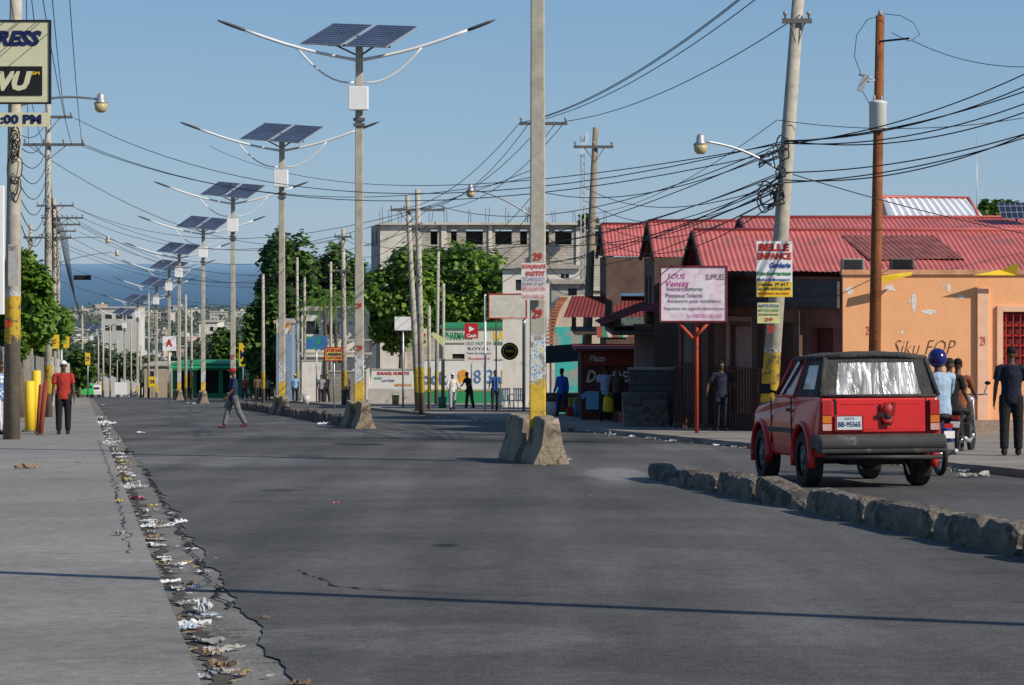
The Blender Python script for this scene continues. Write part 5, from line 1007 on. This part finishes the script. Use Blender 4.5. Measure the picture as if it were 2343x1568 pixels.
for s in(-1,1): mb=MB(); mb.tube([cs(s,.55,1,.01),cs(s,.55,0,.01),cs(s,.98,0,.01),cs(s,1,1,.0)],.026,6); mk('window_frame',mb,cp_,CAR)
for s in(-1,1): mb=MB(); mb.tube([(s*.78,2.08,1.17),(s*.9,2.05,1.2)],.02,6); mb.box((s*.95,2.04,1.22),(.16,.08,.13)); mk('side_mirror',mb,dk,CAR,bev=.02)
mb=MB(); mb.b2(-.55,.57,-.014,-.001,.69,1.09); mk('tailgate',mb,cp_,CAR,bev=.012)
for a_,b_ in ((-.575,-.556),(.576,.592)): mb=MB(); mb.b2(a_,b_,-.006,-.001,.68,1.11); mk('tailgate_gap',mb,blackm,CAR)
for a_,b_ in ((1.03,1.045),(.725,.735)): mb=MB(); mb.b2(-.5,.5,-.02,-.0145,a_,b_); mk('pressed_line',mb,cp_,CAR)
mdr=mat('dark_red_part',(.26,.012,.014),.5,.2)
mb=MB(); mb.tube([(.09,-.012,.95),(.09,-.05,.95)],[.11,.09],7,ref=(1,0,.3)); mb.tube([(.08,-.03,.85),(.08,-.05,.86)],[.09,.07],6,ref=(1,0,0)); mb.box((.17,-.03,.99),(.04,.05,.12)); mb.box((.02,-.03,.98),(.04,.04,.1)); mk('spare_wheel_mount',mb,mdr,CAR)
mb=MB(); mb.tube([(.09,-.052,.87),(.09,-.06,.87)],[.045,.04],9); mb.box((.08,-.055,.80),(.1,.015,.07)); mb.box((.0,-.055,.90),(.07,.012,.05)); mk('mount_hole',mb,blackm,CAR)
for s in(-1,1):
    lt=T('tail_light',None,None,(s*.68,-.012,.88)); lt.parent=CAR
    mb=MB(); mb.b2(-.07,.07,-.03,.02,-.18,.2); mk('housing',mb,mdr,lt,bev=.01)
    mb=MB(); mb.b2(-.055,.055,-.04,-.031,.02,.185); mk('red_lens',mb,mat('red_lens',(.4,.015,.012),.15,.05,spec=.6),lt); mb=MB(); mb.b2(-.055,.055,-.04,-.031,-.08,.01); mk('amber_lens',mb,mat('amber_l',(.5,.15,.02),.15),lt); mb=MB(); mb.b2(-.055,.055,-.04,-.031,-.17,-.09); mk('clear_lens',mb,mat('clear_l',(.5,.3,.28),.15),lt)
pt=T('number_plate',None,None,(-.40,-.035,.80)); pt.parent=CAR
mb=MB(); mb.b2(-.19,.19,-.01,.015,-.10,.10); mk('plate_surround',mb,mdr,pt,bev=.01); mb=MB(); mb.b2(-.155,.155,-.016,-.011,-.08,.08); mk('plate',mb,mat('plate_white',(.5,.56,.6),.5,.1,8),pt); txt(pt,'BB-95565',.28,.065,(0,-.02,-.015),navy,.02); txt(pt,'HAITI',.12,.025,(0,-.02,.055),navy,.0)
mb=MB(); mb.ext([(-.16,.43),(-.17,.60),(-.10,.665),(.05,.665),(.05,.43)],-.8,.8); mb.b2(-.80,-.70,.0,.32,.47,.66); mb.b2(.70,.80,.0,.32,.47,.66); mk('rear_bumper',mb,mat('bumper_grey',(.05,.049,.047),.6,.3,4,dirt=((.13,.12,.105),.58,4)),CAR,bev=.03)
mb=MB(); mb.b2(-.78,.78,-.176,-.171,.50,.53); mk('bumper_groove',mb,blackm,CAR)
mb=MB(); mb.tube([(-.72,-.1,.39),(.75,-.1,.38)],.03,8); mk('tow_bar',mb,dk,CAR)
def wheel(parent,x,y,z,r,w_,name='wheel'):
    wq=T(name,None,None,(x,y,z)); wq.parent=parent
    mb=MB(); pr=[(-w_/2,r*.62),(-w_/2,r*.93),(-w_/2+.03,r),(w_/2-.03,r),(w_/2,r*.93),(w_/2,r*.62)]; n=28; vs=[];k=len(pr)
    for i in range(n):
        a=2*math.pi*i/n; rr2=1+(.012 if i%2 else 0)
        for (xx,q) in pr: vs.append((xx,q*rr2*math.cos(a),q*rr2*math.sin(a)))
    mb.add(vs,[(i*k+j,i*k+j+1,((i+1)%n)*k+j+1,((i+1)%n)*k+j) for i in range(n) for j in range(k-1)],False); mk('tyre',mb,mat('dusty_rubber',(.03,.028,.026),.85,.3,6),wq)
    mb=MB(); sx=-1 if x<0 else 1; mb.tube([(-w_*.35,0,0),(w_*.35,0,0)],r*.62,20,ref=(0,1,0)); mb.tube([(sx*w_*.35,0,0),(sx*w_*.42,0,0)],r*.2,10,ref=(0,1,0))
    for i in range(6): a=i*1.047; mb.ell((sx*w_*.36,r*.42*math.cos(a),r*.42*math.sin(a)),(.01,r*.1,r*.1),8,6)
    mk('rim',mb,mat('rim_dull',(.12,.12,.12),.5,.2,metal=.3),wq)
for s in(-1,1):
    for c in(.74,2.9): wheel(CAR,s*.70,c,.345,.345,.2)
# ---------------- motorcycles
def bike(px,Y,rz,label,tank):
    t=T('motorcycle',label,'motorcycle',(X_(px,Y),Y,gz(Y)+.015),rz); m=mat('bike_'+str(tank[0]),tank,.3,.1,spec=.5)
    for y,nm in ((0,'rear_wheel'),(1.25,'front_wheel')):
        wq=T(nm,None,None,(0,y,.3)); wq.parent=t
        mb=MB(); mb.tube([(0,.265*math.cos(a),.265*math.sin(a)) for a in [k*math.pi/14 for k in range(29)]],.04,8,ref=(1,0,0)); mk('tyre',mb,blackm,wq)
        mb=MB(); mb.tube([(-.06,0,0),(.06,0,0)],.05,10,ref=(0,1,0))
        for k in range(10): a=k*.628; mb.tube([(0,0,0),(0,.235*math.cos(a),.235*math.sin(a))],.006,4)
        mk('spokes',mb,steel,wq)
    mb=MB(); mb.tube([(0,.0,.3),(0,.35,.4),(0,.55,.35),(0,.9,.8)],.03,8); mb.tube([(0,.0,.62),(0,.5,.68),(0,.95,.78)],.03,8); mb.box((0,.5,.42),(.24,.3,.28)); mk('frame',mb,dk,t)
    mb=MB(); mb.ell((0,.68,.84),(.13,.26,.13)); mk('fuel_tank',mb,m,t); mb=MB(); mb.tube([(0,-.25,.84),(0,.1,.80),(0,.48,.80)],[(.11,.04),(.14,.05),(.1,.05)],10,ref=(1,0,0)); mk('seat',mb,blackm,t)
    mb=MB(); mb.tube([(0,-.42,.5),(0,-.3,.68),(0,0,.7)],[(.08,.015)]*3,8,ref=(1,0,0)); mk('mudguard',mb,m,t); mb=MB(); mb.tube([(0,1.45,.58),(0,1.25,.64),(0,1.05,.6)],[(.07,.012)]*3,8,ref=(1,0,0)); mk('mudguard',mb,m,t)
    mb=MB()
    for s in(-.07,.07): mb.tube([(s,1.25,.3),(s,.98,.95)],.02,6)
    mb.tube([(-.36,.82,1.06),(-.2,.93,1.04),(.2,.93,1.04),(.36,.82,1.06)],.015,6); mk('fork_and_handlebar',mb,steel,t)
    mb=MB(); mb.ell((0,1.08,.92),(.09,.07,.09)); mk('headlight',mb,steel,t)
    for s in(-1,1): mb=MB(); mb.tube([(s*.28,.87,1.05),(s*.34,.86,1.22)],.008,5); mb.ell((s*.35,.86,1.25),(.055,.015,.035)); mk('mirror',mb,blackp,t)
    mb=MB(); mb.tube([(.12,.6,.3),(.13,.2,.28),(.14,-.3,.36)],[.02,.035,.04],8); mk('exhaust_pipe',mb,steel,t); mb=MB(); mb.box((0,-.4,.72),(.12,.05,.06)); mk('tail_light',mb,mat('red_lens',(0,0,0)),t); mb=MB(); mb.box((0,-.45,.6),(.15,.01,.1)); mk('number_plate',mb,whitem,t)
    return t
bike(2150,33.2,.12,'blue motorcycle ridden along the road behind the car',(.03,.06,.2)); bike(2195,41.,-.35,'dark motorcycle waiting near the pavement',(.05,.02,.02))
sit=((1.25,1.25),(1.25,1.25)); hb=((.75,.15,.35),(.75,.15,.35))
person('rider in light blue shirt with dark blue helmet',2150,33.3,math.pi+.12,1.76,'lightblue',(.3,.42,.55),(.02,.025,.05),'jeans2',None,sit,hb,1.5,seated=.90,lean=.12,helmet=(.01,.015,.12),dz=.02)
person('rider in orange brown shirt seated on motorcycle',2190,41.3,math.pi-.35,1.74,'rust',(.2,.07,.03),(.02,.02,.03),'dark',None,sit,hb,.7,seated=.90,lean=.1,dz=.02)
person('pillion passenger in dark clothes behind the rider',2172,40.6,math.pi-.35,1.72,'black',(.02,.02,.022),(.02,.02,.03),'dark',(.02,.02,.02),sit,((.4,.2,.6),(.4,.2,.6)),.7,seated=.92,dz=.02)
def simplecar(px,Y,col,label,rz):
    t=T('parked_car',label,'car',(X_(px,Y),Y,gz(Y)+.03),rz,group='cars far down the street'); mb=MB(); mb.ext([(0,.3),(0,.85),(.3,.9),(.9,1.4),(2.6,1.42),(3.2,.95),(4.1,.85),(4.2,.35)],-.8,.8); mk('body',mb,mat('car_'+label[:5],col,.3,.05,spec=.5),t,bev=.06)
    mb=MB(); mb.ext([(.88,1.0),(1.02,1.34),(2.5,1.35),(2.95,1.0)],-.815,.815); mb.b2(-.65,.65,.3,.7,.95,1.2); mk('windows',mb,glass,t)
    for s in(-1,1):
        for c in(.8,3.4): mb=MB(); mb.tube([(s*.62,c,.32),(s*.83,c,.32)],.32,16,ref=(0,1,0)); mk('wheel',mb,blackm,t)
simplecar(196,240,(.05,.4,.1),'green car far down the road',.2); simplecar(215,280,(.6,.6,.6),'white car far down the road',.2)
print('done',len(bpy.data.objects))
